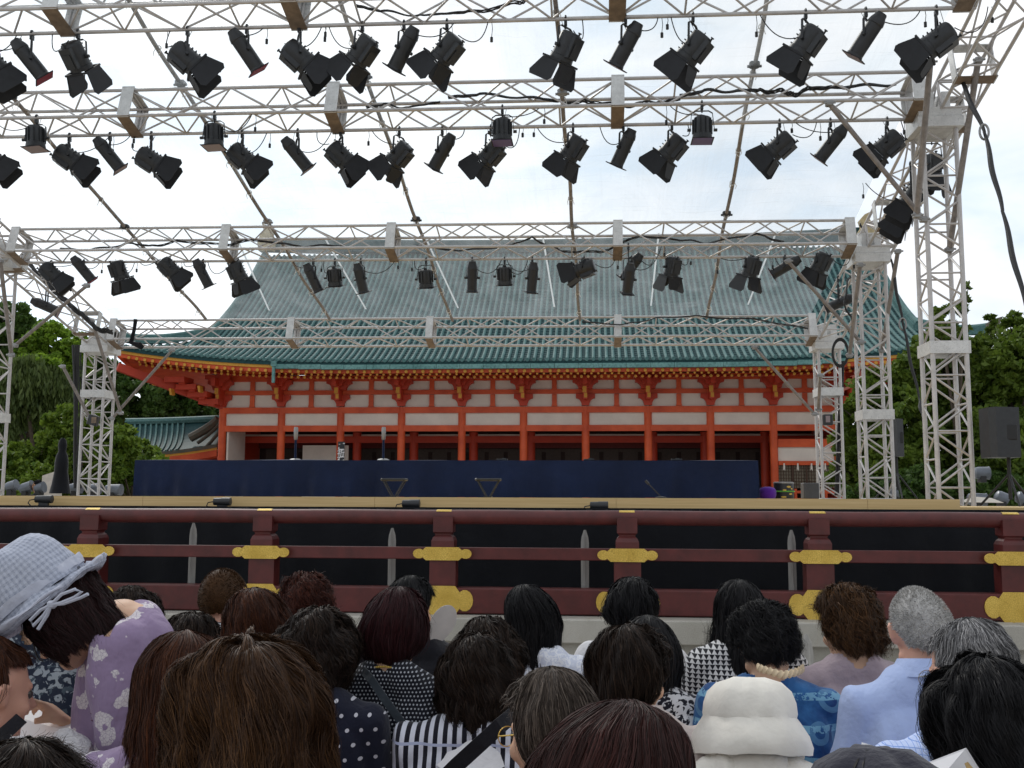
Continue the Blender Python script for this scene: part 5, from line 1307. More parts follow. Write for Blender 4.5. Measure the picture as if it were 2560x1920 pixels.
def head_prims(H, fem=True):
    hp = []; k = .96 if fem else 1.0
    def s_(c, r): hp.append(('s', H @ (Vector(c)*k), [x*k for x in r], H.to_3x3()))
    def c_(p_, q, r0, r1): hp.append(('c', H @ (Vector(p_)*k), H @ (Vector(q)*k), r0*k, r1*k))
    s_((0, -.012, .025), (.074, .094, .090)); s_((0, .022, -.02), (.066, .070, .075)); s_((0, .038, -.068), (.046, .050, .046))
    c_((0, .072, -.100), (0, .074, -.096), .018, .018)                                  # chin
    c_((-.050, .0, -.062), (-.018, .066, -.098), .022, .018); c_((.050, .0, -.062), (.018, .066, -.098), .022, .018)
    c_((0, .088, .005), (0, .108, -.030), .009, .013); s_((0, .100, -.033), (.017, .014, .010))     # nose
    c_((-.030, .076, .018), (.030, .076, .018), .013, .013)                             # brow
    s_((-.040, .062, -.030), (.024, .022, .024)); s_((.040, .062, -.030), (.024, .022, .024))       # cheeks
    c_((-.019, .083, -.060), (.019, .083, -.060), .0075, .0075); c_((-.015, .082, -.070), (.015, .082, -.070), .0078, .0078)   # lips
    for s in (-1, 1):                                                                   # ears
        c_((s*.080, -.004, .016), (s*.077, .0, -.022), .0125, .010); c_((s*.092, -.020, .020), (s*.085, -.012, -.014), .0085, .007); c_((s*.088, -.012, .026), (s*.087, .002, .026), .008, .008)
    return hp
def person(px, top, Y, label, hs, hm, cloth, sk=SK1, fem=True, turn=0, pitch=8, tilt=0, ttop=.134, tw=0, lean=(0, -.025, .04), neck_r=.078, collar=None, seed=None, arms='lap', cn=None, head_only=False, sleeve=.6, hscale=1.0, eyes=False, fold=.012, body=True, vox=.0085, chair=True, shoulder=None):
    seed = int(px*3+top) if seed is None else seed
    tp = Ud(px, top, Y); hc = Vector((tp.x, Y, tp.z-ttop))
    Hm = Matrix.Translation(hc) @ Matrix.Rotation(R(tw+turn), 4, 'Z') @ Matrix.Rotation(R(tilt), 4, 'Y') @ Matrix.Rotation(R(-pitch), 4, 'X')
    Bm = Matrix.Translation(hc+Vector(lean)) @ Matrix.Rotation(R(tw), 4, 'Z')
    root = empty('person', (hc.x, Y, 0), label, 'person', 'seated audience')
    sw = shoulder or (.150 if fem else .172); W_ = lambda x, y, z: Bm @ Vector((x, y, z))
    zseat = .45-hc.z
    sh = -.215 if fem else -.238
    pr = head_prims(Hm, fem); nb = Hm @ Vector((0, -.022, -.07))
    pr += [('c', nb, W_(0, -.030, -.175), .050 if fem else .058, .056 if fem else .064)]
    tor = [('s', W_(0, -.02, sh-.14), (sw*.96, .105, .19), Bm.to_3x3()), ('s', W_(0, .0, sh-.34), (sw*.86, .105, .20), Bm.to_3x3()), ('s', W_(0, .02, zseat+.12), (.165, .135, .13), Bm.to_3x3())]
    for s in (-1, 1):
        tor += [('c', W_(s*.035, -.035, -.165), W_(s*sw, -.03, sh-.012), .050, .050), ('s', W_(s*sw*.55, -.075, sh-.10), (.075, .05, .11), Bm.to_3x3())]
    el, wr = {}, {}
    for s in (-1, 1):
        el[s] = W_(s*(sw+.045), .02, sh-.29); wr[s] = W_(s*.07, .27, max(sh-.37, zseat+.22))
        if arms == 'fan' and s == 1: el[s] = W_(.24, .10, sh-.20); wr[s] = cn+Vector((-.02, 0, -.10))
    def arm(s, up=True, infl=0, upto=1.0):
        o_ = []; p0 = W_(s*sw, -.03, sh); e_ = el[s]; q = p0.lerp(e_, min(1, upto/ .62)) if upto < .62 else e_
        o_.append(('c', p0, q, .050+infl, .040+infl))
        if upto > .62: o_.append(('c', e_, e_.lerp(wr[s], (upto-.62)/.38), .038+infl, (.038-.014*(upto-.62)/.38)+infl))
        return o_
    pr += tor
    for s in (-1, 1):
        pr += arm(s); dr = (wr[s]-el[s]).normalized()
        if arms == 'fan' and s == 1: hand(pr, wr[s], Vector((0, .2, 1)), Vector((-.3, -1, 0)), Vector((-1, .2, 0)), 1.0)
        else: hand(pr, wr[s], dr, Vector((0, .1, -1)), Vector((-s, .3, 0)), .45)
        kn = W_(s*.10, .43, zseat+.09); pr += [('c', W_(s*.09, .03, zseat+.10), kn, .085, .060), ('c', kn, Vector((kn.x, kn.y-.03, .09)), .056, .038), ('c', Vector((kn.x, kn.y-.05, .045)), Vector((kn.x, kn.y+.13, .035)), .038, .030)]
    me = remesh(pr, vox, 4); link_mesh('body', me, sk, root)
    if cloth is not None:
        infl = .016; cp = []
        for t in tor:
            if t[0] == 's': cp.append(('s', t[1], [x+infl for x in t[2]], t[3]))
            else: cp.append(('c', t[1], t[2], t[3]+infl, t[4]+infl))
        for s in (-1, 1):
            cp += arm(s, infl=.018, upto=sleeve)
            kn = W_(s*.10, .43, zseat+.09); cp.append(('c', W_(s*.09, .03, zseat+.10), W_(s*.10, .40, zseat+.09), .095, .072))
        me = remesh(cp, .0095, 5); bm = bmesh.new(); bm.from_mesh(me); nc_ = W_(0, -.012, -.150)
        bmesh.ops.delete(bm, geom=[v for v in bm.verts if (v.co-nc_).length < neck_r], context='VERTS'); 
        rgn = random.Random(seed); a1, a2 = rgn.uniform(0, 6), rgn.uniform(0, 6)
        from mathutils import noise as mn
        for v in bm.verts:
            l_ = v.co-hc; w_ = mn.noise(Vector((l_.x*9+a1, l_.y*6, l_.z*5+a2)))*.014+mn.noise(Vector((l_.x*24+a2, l_.y*14, l_.z*11+l_.x*10)))*.0055+.002+fold*(mn.noise(Vector((l_.x*17+l_.z*5+a1, a2, l_.z*3.5)))**2*2)
            v.co += v.normal*w_
        bm.to_mesh(me); bm.free(); co_ = link_mesh('clothing', me, cloth, root, True)
    if collar:
        G = []
        cc = W_(0, -.014, -.118)
        cr0 = .010 if fem else .020
        for (r_, z_) in ((.060+cr0, -.012), (.058+cr0, .028), (.063+cr0, .031), (.078+cr0, .004), (.088+cr0, -.016)):
            G.append([cc+Bm.to_3x3() @ Vector((r_*math.sin(a)*(1.0), -r_*math.cos(a)*1.0, z_-.014*(1-math.cos(a)))) for a in np.linspace(-2.5, 2.5, 36)])
        MB().grid(G).build('collar', collar, root, True)
    if hs is not None: strands('hair', hm, root, Hm, hs, seed)
    if eyes:
        for s in (-1, 1):
            MB().add(*[[tuple(Hm @ (Vector((s*.031, .078, .0))*.96+Vector(v)*.0115)) for v in ico(2)[0]], ico(2)[1]]).build('eye', M('eye_dark', (.05, .04, .035), .15) if 'eye_dark' not in bpy.data.materials else bpy.data.materials['eye_dark'], root, True)
    root['_s'] = 0; del root['_s']
    if chair: chairs.append((root, Bm, hc, label))
    return root, Hm, Bm, hc
chairs = []
# ---- fabrics
def tm(name): return NT(name)
def finish(t, c, fold=4, strength=.35, rough=.9, dist=.02):
    t.color(c); t.set(rough, 0, .2); h = t.q('ADD', t.noise(fold, 4, .5, t.mapped((1.6, 1, .6)), .6), t.q('MULTIPLY', t.noise(18, 3), .35)); t.bump(h, .8, .03); t.b.inputs['Sheen Weight'].default_value = .15; return t.m
def dots(name, bg, fg, pitch_, rad, stag=True):
    t = NT(name); o = t.xyz(); x = t.q('DIVIDE', o['X'], pitch_); z = t.q('DIVIDE', o['Z'], pitch_)
    row = t.q('FLOOR', z); off = t.q('MULTIPLY', t.q('MODULO', t.q('ABSOLUTE', row), 2.0), .5) if stag else 0.0
    fx = t.q('SUBTRACT', t.q('FRACT', t.q('ADD', t.q('ADD', x, off), 50.0)), .5); fz = t.q('SUBTRACT', t.q('FRACT', t.q('ADD', z, 50.0)), .5)
    d = t.q('SQRT', t.q('ADD', t.q('MULTIPLY', fx, fx), t.q('MULTIPLY', fz, fz))); k = t.q('LESS_THAN', d, rad)
    return finish(t, t.mixc(k, bg, fg))
def stripes(name, a, b_, pitch_, duty=.5, axis='X', extra=None):
    t = NT(name); o = t.xyz(); x = t.q('FRACT', t.q('ADD', t.q('DIVIDE', o[axis], pitch_), 50.0)); k = t.q('LESS_THAN', x, duty); c = t.mixc(k, a, b_)
    if extra:
        z = t.q('FRACT', t.q('ADD', t.q('DIVIDE', o[extra[0]], extra[1]), 50.0)); c = t.mixc(t.q('LESS_THAN', z, extra[2]), c, extra[3])
    return finish(t, c)
def blotch(name, a, b_, scale, thr, detail=2, c3=None, dist=1.5):
    t = NT(name); f = t.noise(scale, detail, .5, dist=dist); k = t.ramp(f, thr-.015, thr+.015); c = t.mixc(k, a, b_)
    if c3: g = t.noise(scale*1.7, 2, .5); c = t.mixc(t.ramp(g, .60, .62), c, c3)
    return finish(t, c)
def floral(name, bg, fg, scale):
    t = NT(name); tcx = t.n('ShaderNodeTexCoord'); ns = t.n('ShaderNodeTexNoise'); ns.inputs['Scale'].default_value = 34; ns.inputs['Detail'].default_value = 2; t.l(tcx.outputs['Object'], ns.inputs[0])
    v = t.n('ShaderNodeTexVoronoi'); v.inputs['Scale'].default_value = scale; v.inputs['Randomness'].default_value = .45; mpf = t.n('ShaderNodeMapping'); mpf.inputs['Scale'].default_value = (1, 0, 1); mpf.inputs['Rotation'].default_value = (0, .5, 0); t.l(tcx.outputs['Object'], mpf.inputs[0]); t.l(mpf.outputs[0], v.inputs[0])
    d = t.q('ADD', v.outputs['Distance'], t.q('MULTIPLY', t.q('SUBTRACT', ns.outputs[0], .5), 1.05)); k = t.ramp(d, .36, .33, 0, 1)
    v2 = t.n('ShaderNodeTexVoronoi', feature='DISTANCE_TO_EDGE'); v2.inputs['Scale'].default_value = 120; t.l(tcx.outputs['Object'], v2.inputs[0])
    k2 = t.q('MULTIPLY', k, t.ramp(v2.outputs['Distance'], .01, .05)); return finish(t, t.mixc(k2, bg, fg), 5, .3)
def plain(name, c, var=.08, fold=5, strength=.4): return cloth_mat(name, c, var, .9, fold*1.6, .85, .03)
C_LILAC = floral('lilac_floral', (.27, .20, .32), (.64, .60, .62), 15)
C_NAVYFL = blotch('navy_floral', (.012, .018, .035), (.24, .27, .30), 30, .53, 3, (.05, .07, .09))
C_DOTS = dots('navy_polka', (.010, .012, .026), (.55, .55, .60), .036, .14)
C_FDOTS = dots('fine_polka', (.007, .008, .014), (.40, .42, .46), .0105, .24)
C_STRIPE = stripes('black_white_stripe', (.62, .64, .72), (.010, .010, .018), .026, .5, 'X', ('Z', .12, .06, (.42, .46, .62)))
C_WHITE = plain('white_cotton', (.74, .74, .76)); C_CREAM = plain('cream_linen', (.74, .71, .64)); C_BEIGE = plain('beige_jacket', (.56, .49, .47))
C_BLACK = plain('black_cotton', (.010, .010, .014)); C_LBLUE = plain('light_blue_shirt', (.38, .47, .72), .05, 4, .6); C_MAUVE = plain('mauve_linen', (.36, .29, .32))
C_CHECK = stripes('blue_fine_check', (.50, .60, .86), (.24, .36, .72), .011, .13, 'X', ('Z', .011, .13, (.22, .34, .70)))
C_TIE = blotch('indigo_tie_dye', (.012, .050, .17), (.07, .20, .42), 7, .52, 4, None, .6)
def tie2():
    t = NT('indigo_shibori'); o = t.xyz(); z = t.q('FRACT', t.q('ADD', t.q('DIVIDE', o['Z'], .085), 50.3)); nz = t.noise(60, 3)
    band = t.q('MULTIPLY', t.q('LESS_THAN', z, .24), t.q('GREATER_THAN', nz, .47)); f = t.noise(8, 4, .6, dist=.8)
    c = t.mixc(t.ramp(f, .35, .65), (.008, .040, .15), (.035, .14, .34)); v = t.n('ShaderNodeTexVoronoi'); v.inputs['Scale'].default_value = 9; v.inputs['Randomness'].default_value = .5
    tcx = t.n('ShaderNodeTexCoord'); t.l(tcx.outputs['Object'], v.inputs[0]); ring = t.q('MULTIPLY', t.q('LESS_THAN', v.outputs['Distance'], .34), t.q('GREATER_THAN', v.outputs['Distance'], .20))
    c = t.mixc(t.q('MULTIPLY', ring, .5), c, (.14, .32, .50)); return finish(t, t.mixc(t.q('MULTIPLY', band, .8), c, (.20, .42, .58)))
C_TIE = tie2()
def hound():
    t = NT('houndstooth'); o = t.xyz(); x = t.q('FRACT', t.q('ADD', t.q('DIVIDE', o['X'], .019), 50)); z = t.q('FRACT', t.q('ADD', t.q('DIVIDE', o['Z'], .016), 50))
    k = t.q('LESS_THAN', t.q('MULTIPLY', t.q('ABSOLUTE', t.q('SUBTRACT', x, .5)), 2.0), z); return finish(t, t.mixc(k, (.62, .62, .62), (.015, .015, .02)))
C_HOUND = hound(); C_BWPAT = blotch('black_white_pattern', (.60, .60, .62), (.012, .012, .02), 42, .50, 2)
C_PLUM = blotch('plum_knit', (.10, .035, .06), (.16, .07, .10), 60, .5); C_PLAID = stripes('pink_plaid', (.55, .40, .46), (.28, .05, .10), .02, .3, 'X', ('Z', .02, .3, (.30, .08, .14)))
C_GREYSTR = stripes('striped_collar', (.62, .64, .68), (.05, .05, .06), .008, .4, 'Z')

near = dict(n=16000, seg=12, w=.0011); mid = dict(n=8000, seg=9, w=.0017); far = dict(n=5500, seg=8, w=.0024)
def hs(base, **k): d = dict(base); d.update(k); return d
# front rows first (furthest)
person(295, 1268, 3.95, 'person with short curly dark hair showing just behind the lilac shoulder', hs(far, rx=.098, back=-.12, side=-.10, curl=.008, cf=5, lump=.010, taper=.75), H_DBROWN, C_BLACK)
person(665, 1240, 4.0, 'person with curly red-brown hair and a plum top, in the front row', hs(far, rx=.092, back=-0.055, side=-0.035, curl=.010, cf=4, lump=.012, mess=.010, fly=.12), H_RED, C_PLUM, turn=-25)
r_, Hm_, Bm_, hc_ = person(885, 1243, 4.0, 'person in a black t-shirt with short black hair waving a pale hand fan', hs(far, rx=.092, ry=.108, back=-0.055, side=-.02, lump=.005, mess=.004, taper=.72, fa=105), H_BLACK, C_BLACK, fem=False, turn=-32, arms='fan', cn=Ud(930, 1415, 3.92), sk=SK2)
person(1152, 1262, 3.75, 'person with a black shoulder length bob and a white lacy blouse', hs(far, rx=.098, ry=.108, back=-0.2, side=-0.18, taper=0.8, lump=.003, hem=.03, clump=.8, zm=0), H_BLACK, blotch('white_lace', (.62, .66, .78), (.80, .82, .88), 60, .5), pitch=4)
person(1360, 1247, 3.9, 'person with short layered black hair wearing a white shirt in the front row', hs(far, rx=.092, back=-0.075, side=-.05, lump=.008, mess=.006, taper=.6, fly=.1, curl=.003), H_BLACK, C_WHITE)
person(1602, 1250, 3.7, 'person with very long straight black hair and a houndstooth dress', hs(far, n=6500, seg=12, rx=.092, ry=0.124, back=-0.42, side=-0.38, taper=1.6, lump=.003, hem=.03, fa=112, zm=0, clump=.7), H_BLACK, C_HOUND, pitch=2)
person(487, 1228, 3.6, 'person with a brown crew cut, a bare neck and a striped collar', hs(far, n=9000, crew=0.006, rx=0.081, ry=0.109, top=0.127, back=-0.045, side=0.01, taper=.80, lump=.001, w=.0016, fa=92, hem=.004, thick=.004), H_BROWN, plain('pale_blue_cotton', (.52, .60, .72)), fem=False, turn=-14, collar=C_GREYSTR, sk=SK3, ttop=0.13)
person(1062, 1335, 3.45, 'person with wavy dark brown hair half hidden behind the striped blouse wearer', hs(far, rx=.10, back=-.15, side=-.12, curl=0.01, cf=3, lump=0.012), H_DBROWN, C_WHITE)
person(410, 1325, 3.35, 'person whose dark brown head just shows between the lilac blouse and the crew-cut man', hs(far, rx=.10, back=-.15, side=-.12, curl=0.008, lump=.008), H_DBROWN, C_BLACK)
person(1403, 1330, 3.3, 'person with a smooth black bob, white jacket and black and white patterned dress', hs(far, rx=.096, ry=.108, back=-0.13, side=-0.13, taper=.75, lump=.003, zm=0), H_BLACK, C_BWPAT)
person(1832, 1270, 3.5, 'person with full curly brown hair, glasses and a mauve blouse', hs(far, n=6500, rx=0.098, ry=0.108, top=.14, back=-0.085, side=-0.05, curl=.011, cf=5, lump=.012, mess=.012, fly=.12, taper=.75, nc=40, fa=100), H_BROWN, C_MAUVE, turn=32, ttop=0.14)
person(563, 1272, 3.2, 'person with a reddish brown rounded bob right of the crew-cut man', hs(mid, rx=0.104, ry=.115, back=-0.14, side=-0.13, taper=.85, lump=.006, curl=0.004), H_AUBURN, C_BLACK)
person(1652, 1300, 3.2, 'person with curly black hair, a beige rope necklace and an indigo tie-dyed blouse', hs(mid, n=6500, rx=0.094, ry=0.108, back=-0.055, side=-0.03, curl=.010, cf=5, lump=.011, mess=.010, taper=.70, nc=44, fa=104), H_BLACK, C_TIE, turn=4, neck_r=0.08, sk=SK1)
p6 = person(848, 1272, 3.0, 'person with short smooth burgundy hair, a necklace and a black blouse with tiny white dots', hs(mid, rx=.098, ry=.110, top=.13, back=-0.1, side=-0.07, taper=0.55, lump=.004, zm=-.01, hem=.004, fa=108), H_BURG, C_FDOTS, neck_r=0.07, shoulder=.165)
p27 = person(1990, 1270, 2.98, 'person with a grey crew cut and a light blue dress shirt', hs(mid, n=14000, crew=0.009, rx=0.083, ry=0.113, top=0.129, back=-0.05, side=0.012, taper=.80, lump=.001, w=.0015, fa=92, hem=.004, thick=.005), H_GREY, C_LBLUE, fem=False, turn=-8, collar=C_LBLUE, sk=SK3, shoulder=.190, ttop=0.131, fold=0.018)
p7 = person(685, 1317, 2.82, 'person with wavy dark brown hair and a sheer navy blouse with white polka dots', hs(mid, rx=.106, ry=.116, back=-0.1, side=-0.09, taper=.72, curl=0.011, cf=3, lump=0.013, mess=.004, fly=.08), H_DBROWN, C_DOTS)
p15 = person(1032, 1372, 2.85, 'person with wavy dark brown hair, a black and white striped blouse and a white collar', hs(mid, n=7000, rx=0.1, ry=.116, back=-0.135, side=-0.12, taper=.72, curl=0.01, cf=3, lump=0.012, mess=.004, fly=.06), H_BROWN if False else H_DBROWN, C_STRIPE, collar=None, shoulder=.165)
p22 = person(1364, 1350, 2.68, 'person with short dark brown hair, an earring and a pale beige jacket, face turned right', hs(mid, n=7000, rx=.098, ry=.118, back=-0.115, side=-.06, taper=.62, curl=.003, lump=0.011, mess=.003, fa=92), H_DBROWN, C_BEIGE, turn=-38, collar=C_BEIGE, eyes=True)
p28 = person(2086, 1337, 2.42, 'person with thinning grey hair and a blue checked shirt', hs(mid, n=5200, rx=0.09, ry=0.112, top=0.128, back=-0.06, side=-0.005, taper=.78, lump=.004, w=.0016, curl=.004, fa=94, thick=.006), H_SALT, C_CHECK, fem=False, turn=22, sk=SK3, eyes=True, collar=C_CHECK, shoulder=.18)
p18 = person(1190, 1442, 2.12, 'person with grey streaked brown hair and thin framed glasses, face turned left', hs(near, n=8000, rx=.092, ry=.108, back=-.13, side=-.07, taper=.7, lump=.003, curl=.002, fa=98, w=.0017), H_STREAK, plain('grey_top', (.20, .19, .20)), turn=48, eyes=True)
p9 = person(408, 1364, 2.15, 'person with long smooth auburn hair over a lilac floral top', hs(near, rx=.102, ry=.112, back=-.27, side=-.25, taper=1.15, lump=.004, curl=.003, cf=1.5, hem=.03, fa=125), H_AUBURN, C_LILAC)
p29 = person(2132, 1420, 1.88, 'person with thick wavy black hair in the lower right corner', hs(near, rx=.092, ry=.112, back=-.18, side=-.10, taper=.80, curl=.008, cf=3, lump=0.013, mess=.004, fly=.06, fa=108), H_BLACK, C_BLACK, sk=SK2)
p8 = person(549, 1387, 1.60, 'person with big wavy golden brown hair close to the camera, pink plaid shirt', hs(near, n=26000, seg=14, w=.0010, rx=.118, ry=.122, top=.135, back=-.20, side=-.19, taper=.80, curl=0.011, cf=2.2, lump=0.017, mess=.004, fly=0.12, nc=34), H_GOLDB, C_PLAID, ttop=0.142, vox=.009, lean=(0,0,.06))
p19 = person(1305, 1522, 1.40, 'person with smooth reddish dark hair seen from above at the bottom centre', hs(near, n=22000, seg=13, rx=.108, ry=.118, top=.128, back=-.22, side=-.20, taper=.9, lump=.004, curl=.003, cf=1.5, fly=.08, w=.0009),  hair_mat('hair_plum_brown', (.016, .007, .006), (.075, .026, .022)), C_BLACK, pitch=14)
p13 = person(45, 1598, 1.62, 'person with short spiky dark hair cut by the lower left corner', hs(near, rx=.098, ry=.11, back=-.12, side=-.06, curl=.004, lump=.006, mess=.012, fly=.3, w=.0014), H_DBROWN, C_BLACK)
p12 = person(-14, 1368, 2.25, 'person at the left edge with tied-back brown hair, bare neck and a white blouse', hs(mid, rx=0.088, ry=0.11, top=0.127, back=-.07, side=-.02, taper=.8, lump=.003, w=.0018, fa=92, hem=.004, thick=.006), H_AUBURN, C_WHITE, turn=-35, neck_r=.10, sk=SK3, eyes=True)
p14 = person(118, 1205, 2.95, 'person in a navy floral jacket bending forward behind the grey hat', hs(mid, rx=.09, back=-.10, side=-.05), H_DBROWN, C_NAVYFL, pitch=30)
# ---- accessories
def torus_path(c, r0, ex, ey, n=40, a0=0, a1=6.2832): return [c+ex*r0*math.cos(a)+ey*r0*math.sin(a) for a in np.linspace(a0, a1, n)]
def glasses(P, mat=None):
    root, Hm, Bm, hc = P; b = MB()
    for s in (-1, 1):
        b.path([Hm @ Vector((s*.033+.025*math.cos(a), .098, -.002+.020*math.sin(a))) for a in np.linspace(0, 6.2832, 24)], .0011, 5)
        b.path([Hm @ Vector((s*.058, .097, .004)), Hm @ Vector((s*.078, .07, .006)), Hm @ Vector((s*.080, .0, .012)), Hm @ Vector((s*.077, -.02, .0))], .0016, 5)
    b.path([Hm @ Vector((-.010, .10, .002)), Hm @ Vector((0, .103, .006)), Hm @ Vector((.010, .10, .002))], .0014, 5)
    o = b.build('glasses', mat or m_gold, None, True); return o
tag(glasses(p18), 'thin gold framed round glasses worn by the grey streaked head turned left', 'glasses')
tag(glasses(p28, m_steel), 'thin steel glasses worn by the man with thinning grey hair', 'glasses')
# white collar of the striped blouse
def cape_collar(P, mat, r1=.16, name='collar', a=2.6, drop=.05):
    root, Hm, Bm, hc = P; G = []; cc = Bm @ Vector((0, -.02, -.150))
    for k, (r_, z_) in enumerate(((.066, .0), (.075, .008), (r1*.7, -.012), (r1, -.045))):
        G.append([cc+Vector((r_*math.sin(t)*1.15, -r_*math.cos(t)*(.86+.25*max(0, math.cos(t))**4*(k/3)), z_-(drop*max(0, math.cos(t))**3)*(k/3))) for t in np.linspace(-a, a, 40)])
    return MB().grid(G).build(name, mat, root, True)
cape_collar(p15, C_WHITE, .135)
def necklace(P, r0, z, rad, mat, label, bead=None):
    root, Hm, Bm, hc = P; c = Bm @ Vector((0, -.018, z)); b = MB(); n = 60
    for i in range(n):
        a = -2.6+5.2*i/(n-1); p_ = c+Vector((r0*math.sin(a), -r0*math.cos(a), .012*math.cos(a*2)))
        b.lathe([(rad*.3, -rad), (rad, -rad*.4), (rad, rad*.4), (rad*.3, rad)], Matrix.Translation(p_), 8)
    return tag(b.build('necklace', mat, None, True), label, 'necklace')
necklace(p6, .068, -.128, .0032, m_gold, 'fine gold bead necklace on the neck below the burgundy hair')
p24 = [o for o in bpy.data.objects if o.get('label', '').startswith('person with curly black hair')][0]
hc24 = None
c = Ud(1655, 1466, 3.0)
b = MB()
for k in range(3):
    pts = []
    for a in np.linspace(-1.25, 1.25, 60): pts.append(Vector((Ud(1652, 1400, 3.2).x+.066*math.sin(a), 3.0-.035-.074*math.cos(a), Ud(1652, 1452, 2.93).z+.008*math.cos(a*40+k*2.1)+.012*math.sin(abs(a)))) + Vector((0, -.006*math.sin(a*40+k*2.1), 0)))
    b.path(pts, .0045, 6)
tag(b.build('rope_necklace', M('beige_cord', (.60, .48, .32), .7), None, True), 'thick beige twisted rope necklace above the indigo blouse', 'necklace')
def strapband(pts, w_, mat, label, cat='bag strap', name='shoulder_strap'):
    b = MB(); P = [Ud(*p_) for p_ in pts]; G = [[], []]
    for i, p_ in enumerate(P):
        d = (P[min(i+1, len(P)-1)]-P[max(0, i-1)]).normalized(); s_ = d.cross(Vector((0, 1, 0))).normalized()*w_/2
        G[0].append(p_-s_); G[1].append(p_+s_)
    GG = [G[0], G[1], [q+Vector((0, .004, 0)) for q in G[1]], [q+Vector((0, .004, 0)) for q in G[0]], G[0]]
    return tag(b.grid(GG).build(name, mat, None), label, cat)
strapband([(783, 1448, 2.86), (800, 1466, 2.825), (830, 1510, 2.80), (870, 1565, 2.79), (905, 1600, 2.79), (930, 1625, 2.79)], .022, plain('grey_webbing', (.035, .045, .055)), 'dark grey bag strap crossing the black blouse with tiny dots')
strapband([(1108, 1545, 2.44), (1080, 1568, 2.40), (1040, 1605, 2.385), (985, 1655, 2.39), (950, 1690, 2.40)], .036, C_BLACK, 'wide black bag strap crossing the black and white striped blouse')
strapband([(45, 1552, 2.12), (20, 1575, 2.10), (0, 1592, 2.10), (-40, 1620, 2.10)], .030, C_BLACK, 'black shoulder strap on the white blouse at the left edge')
# ---- cloth sun hat and jacket (white) on the right of centre
r_, Hm_, Bm_, hc_ = person(1618, 1478, 2.6, 'person wearing a cream white cloth hat and a white jacket', hs(mid, n=1500, rx=.085, ry=.10, back=-.10, side=-.06), H_DBROWN, C_CREAM, collar=C_CREAM, ttop=.135, pitch=12, shoulder=.175, lean=(0, -.06, .105), fold=.02)
def hat_lathe(Hm, prof, mat, name, parent=None, lump=.004, n=64, seed=0, label=None, sx=1, sy=1.12):
    rg = random.Random(seed); ph = [rg.uniform(0, 6) for _ in range(6)]; G = []
    for k, (r_, z_) in enumerate(prof):
        row = []
        for i in range(n+1):
            a = 2*math.pi*i/n; l_ = lump*(math.sin(3*a+ph[0]+k*.5)+.6*math.sin(7*a+ph[1]-k*.7)+.4*math.sin(13*a+ph[2]+k))*min(1, r_/.06)
            row.append(Hm @ Vector(((r_+l_)*math.cos(a)*sx, (r_+l_)*math.sin(a)*sy-.01, z_+l_*.8)))
        G.append(row)
    return MB().grid(G).build(name, mat, parent, True)
Hm_ = Hm_ @ Matrix.Scale(1.10, 4); C_HAT = cloth_mat('hat_canvas', (.74, .71, .64), .06, .9, 7, .6, .022)
hat = empty('cloth_hat', hc_, 'soft cream white cloth sun hat with a gathered crown and drooping brim', 'hat')
hat_lathe(Hm_, [(.001, .136), (.04, .134), (.072, .123), (.092, .102), (.101, .078), (.1045, .056), (.1035, .049), (.112, .037), (.129, .012), (.137, -.012), (.134, -.027), (.118, -.026)], C_HAT, 'crown', hat, .0024, seed=4)
hat_lathe(Hm_, [(.113, -.018), (.108, -.045), (.112, -.070), (.135, -.100), (.17, -.125), (.20, -.15), (.198, -.155)], C_HAT, 'neck_flap', hat, .005, seed=7)
# navy cap at the bottom
r_, Hm_, Bm_, hc_ = person(1895, 1628, 1.42, 'person in a dark navy stitched cap at the bottom right', hs(mid, n=1500, rx=.085, ry=.10, back=-.10, side=-.06), H_BLACK, C_BLACK, ttop=.130)
hat = empty('navy_cap', hc_, 'dark navy stitched cap at the bottom edge below the brochure', 'cap')
hat_lathe(Hm_, [(.001, .137), (.045, .133), (.078, .112), (.098, .075), (.102, .02), (.104, -.02), (.100, -.022)], plain('navy_felt', (.018, .018, .030)), 'crown', hat, .003, seed=9)
# brochure
pt = lambda x, y, Y: Ud(x, y, Y)
b = MB(); A, B, C_, D = pt(1862, 1604, 1.75), pt(2010, 1646, 1.68), pt(2000, 1720, 1.66), pt(1850, 1690, 1.72)
bro = empty('brochure', pt(1990, 1660, 1.7), 'open white brochure with an orange picture held up at the bottom right', 'brochure')
m_paper = M('white_paper', (.78, .78, .80), .6, var=.03)
b.add([A, B, C_, D], [(0, 1, 2, 3)]).add([v+Vector((0, .002, 0)) for v in (A, B, C_, D)], [(3, 2, 1, 0)]); b.build('left_page', m_paper, bro)
b = MB(); E, Fp = pt(2088, 1616, 1.62), pt(2140, 1700, 1.60)
b.add([B, E, Fp, C_], [(0, 1, 2, 3)]).add([v+Vector((0, .002, 0)) for v in (B, E, Fp, C_)], [(3, 2, 1, 0)]); b.build('right_page', m_paper, bro)
off = Vector((0, -.0025, 0)); L_ = lambda u, v: B.lerp(E, u).lerp(C_.lerp(Fp, u), v)+off
MB().add([L_(.22, .42), L_(.86, .30), L_(.95, .95), L_(.25, .98)], [(0, 1, 2, 3)]).build('picture', M('orange_picture', (.72, .34, .08), .6, var=.5, scale=30, c2=(.80, .62, .30)), bro)
b = MB()
for i in range(11): u = .28+i*.045; b.add([L_(u, .24-.06*(u-.28)), L_(u+.032, .238-.06*(u-.28)), L_(u+.032, .30-.06*(u-.28)), L_(u, .302-.06*(u-.28))], [(0, 1, 2, 3)])
b.build('text_line', M('print_grey', (.20, .28, .38), .6), bro)
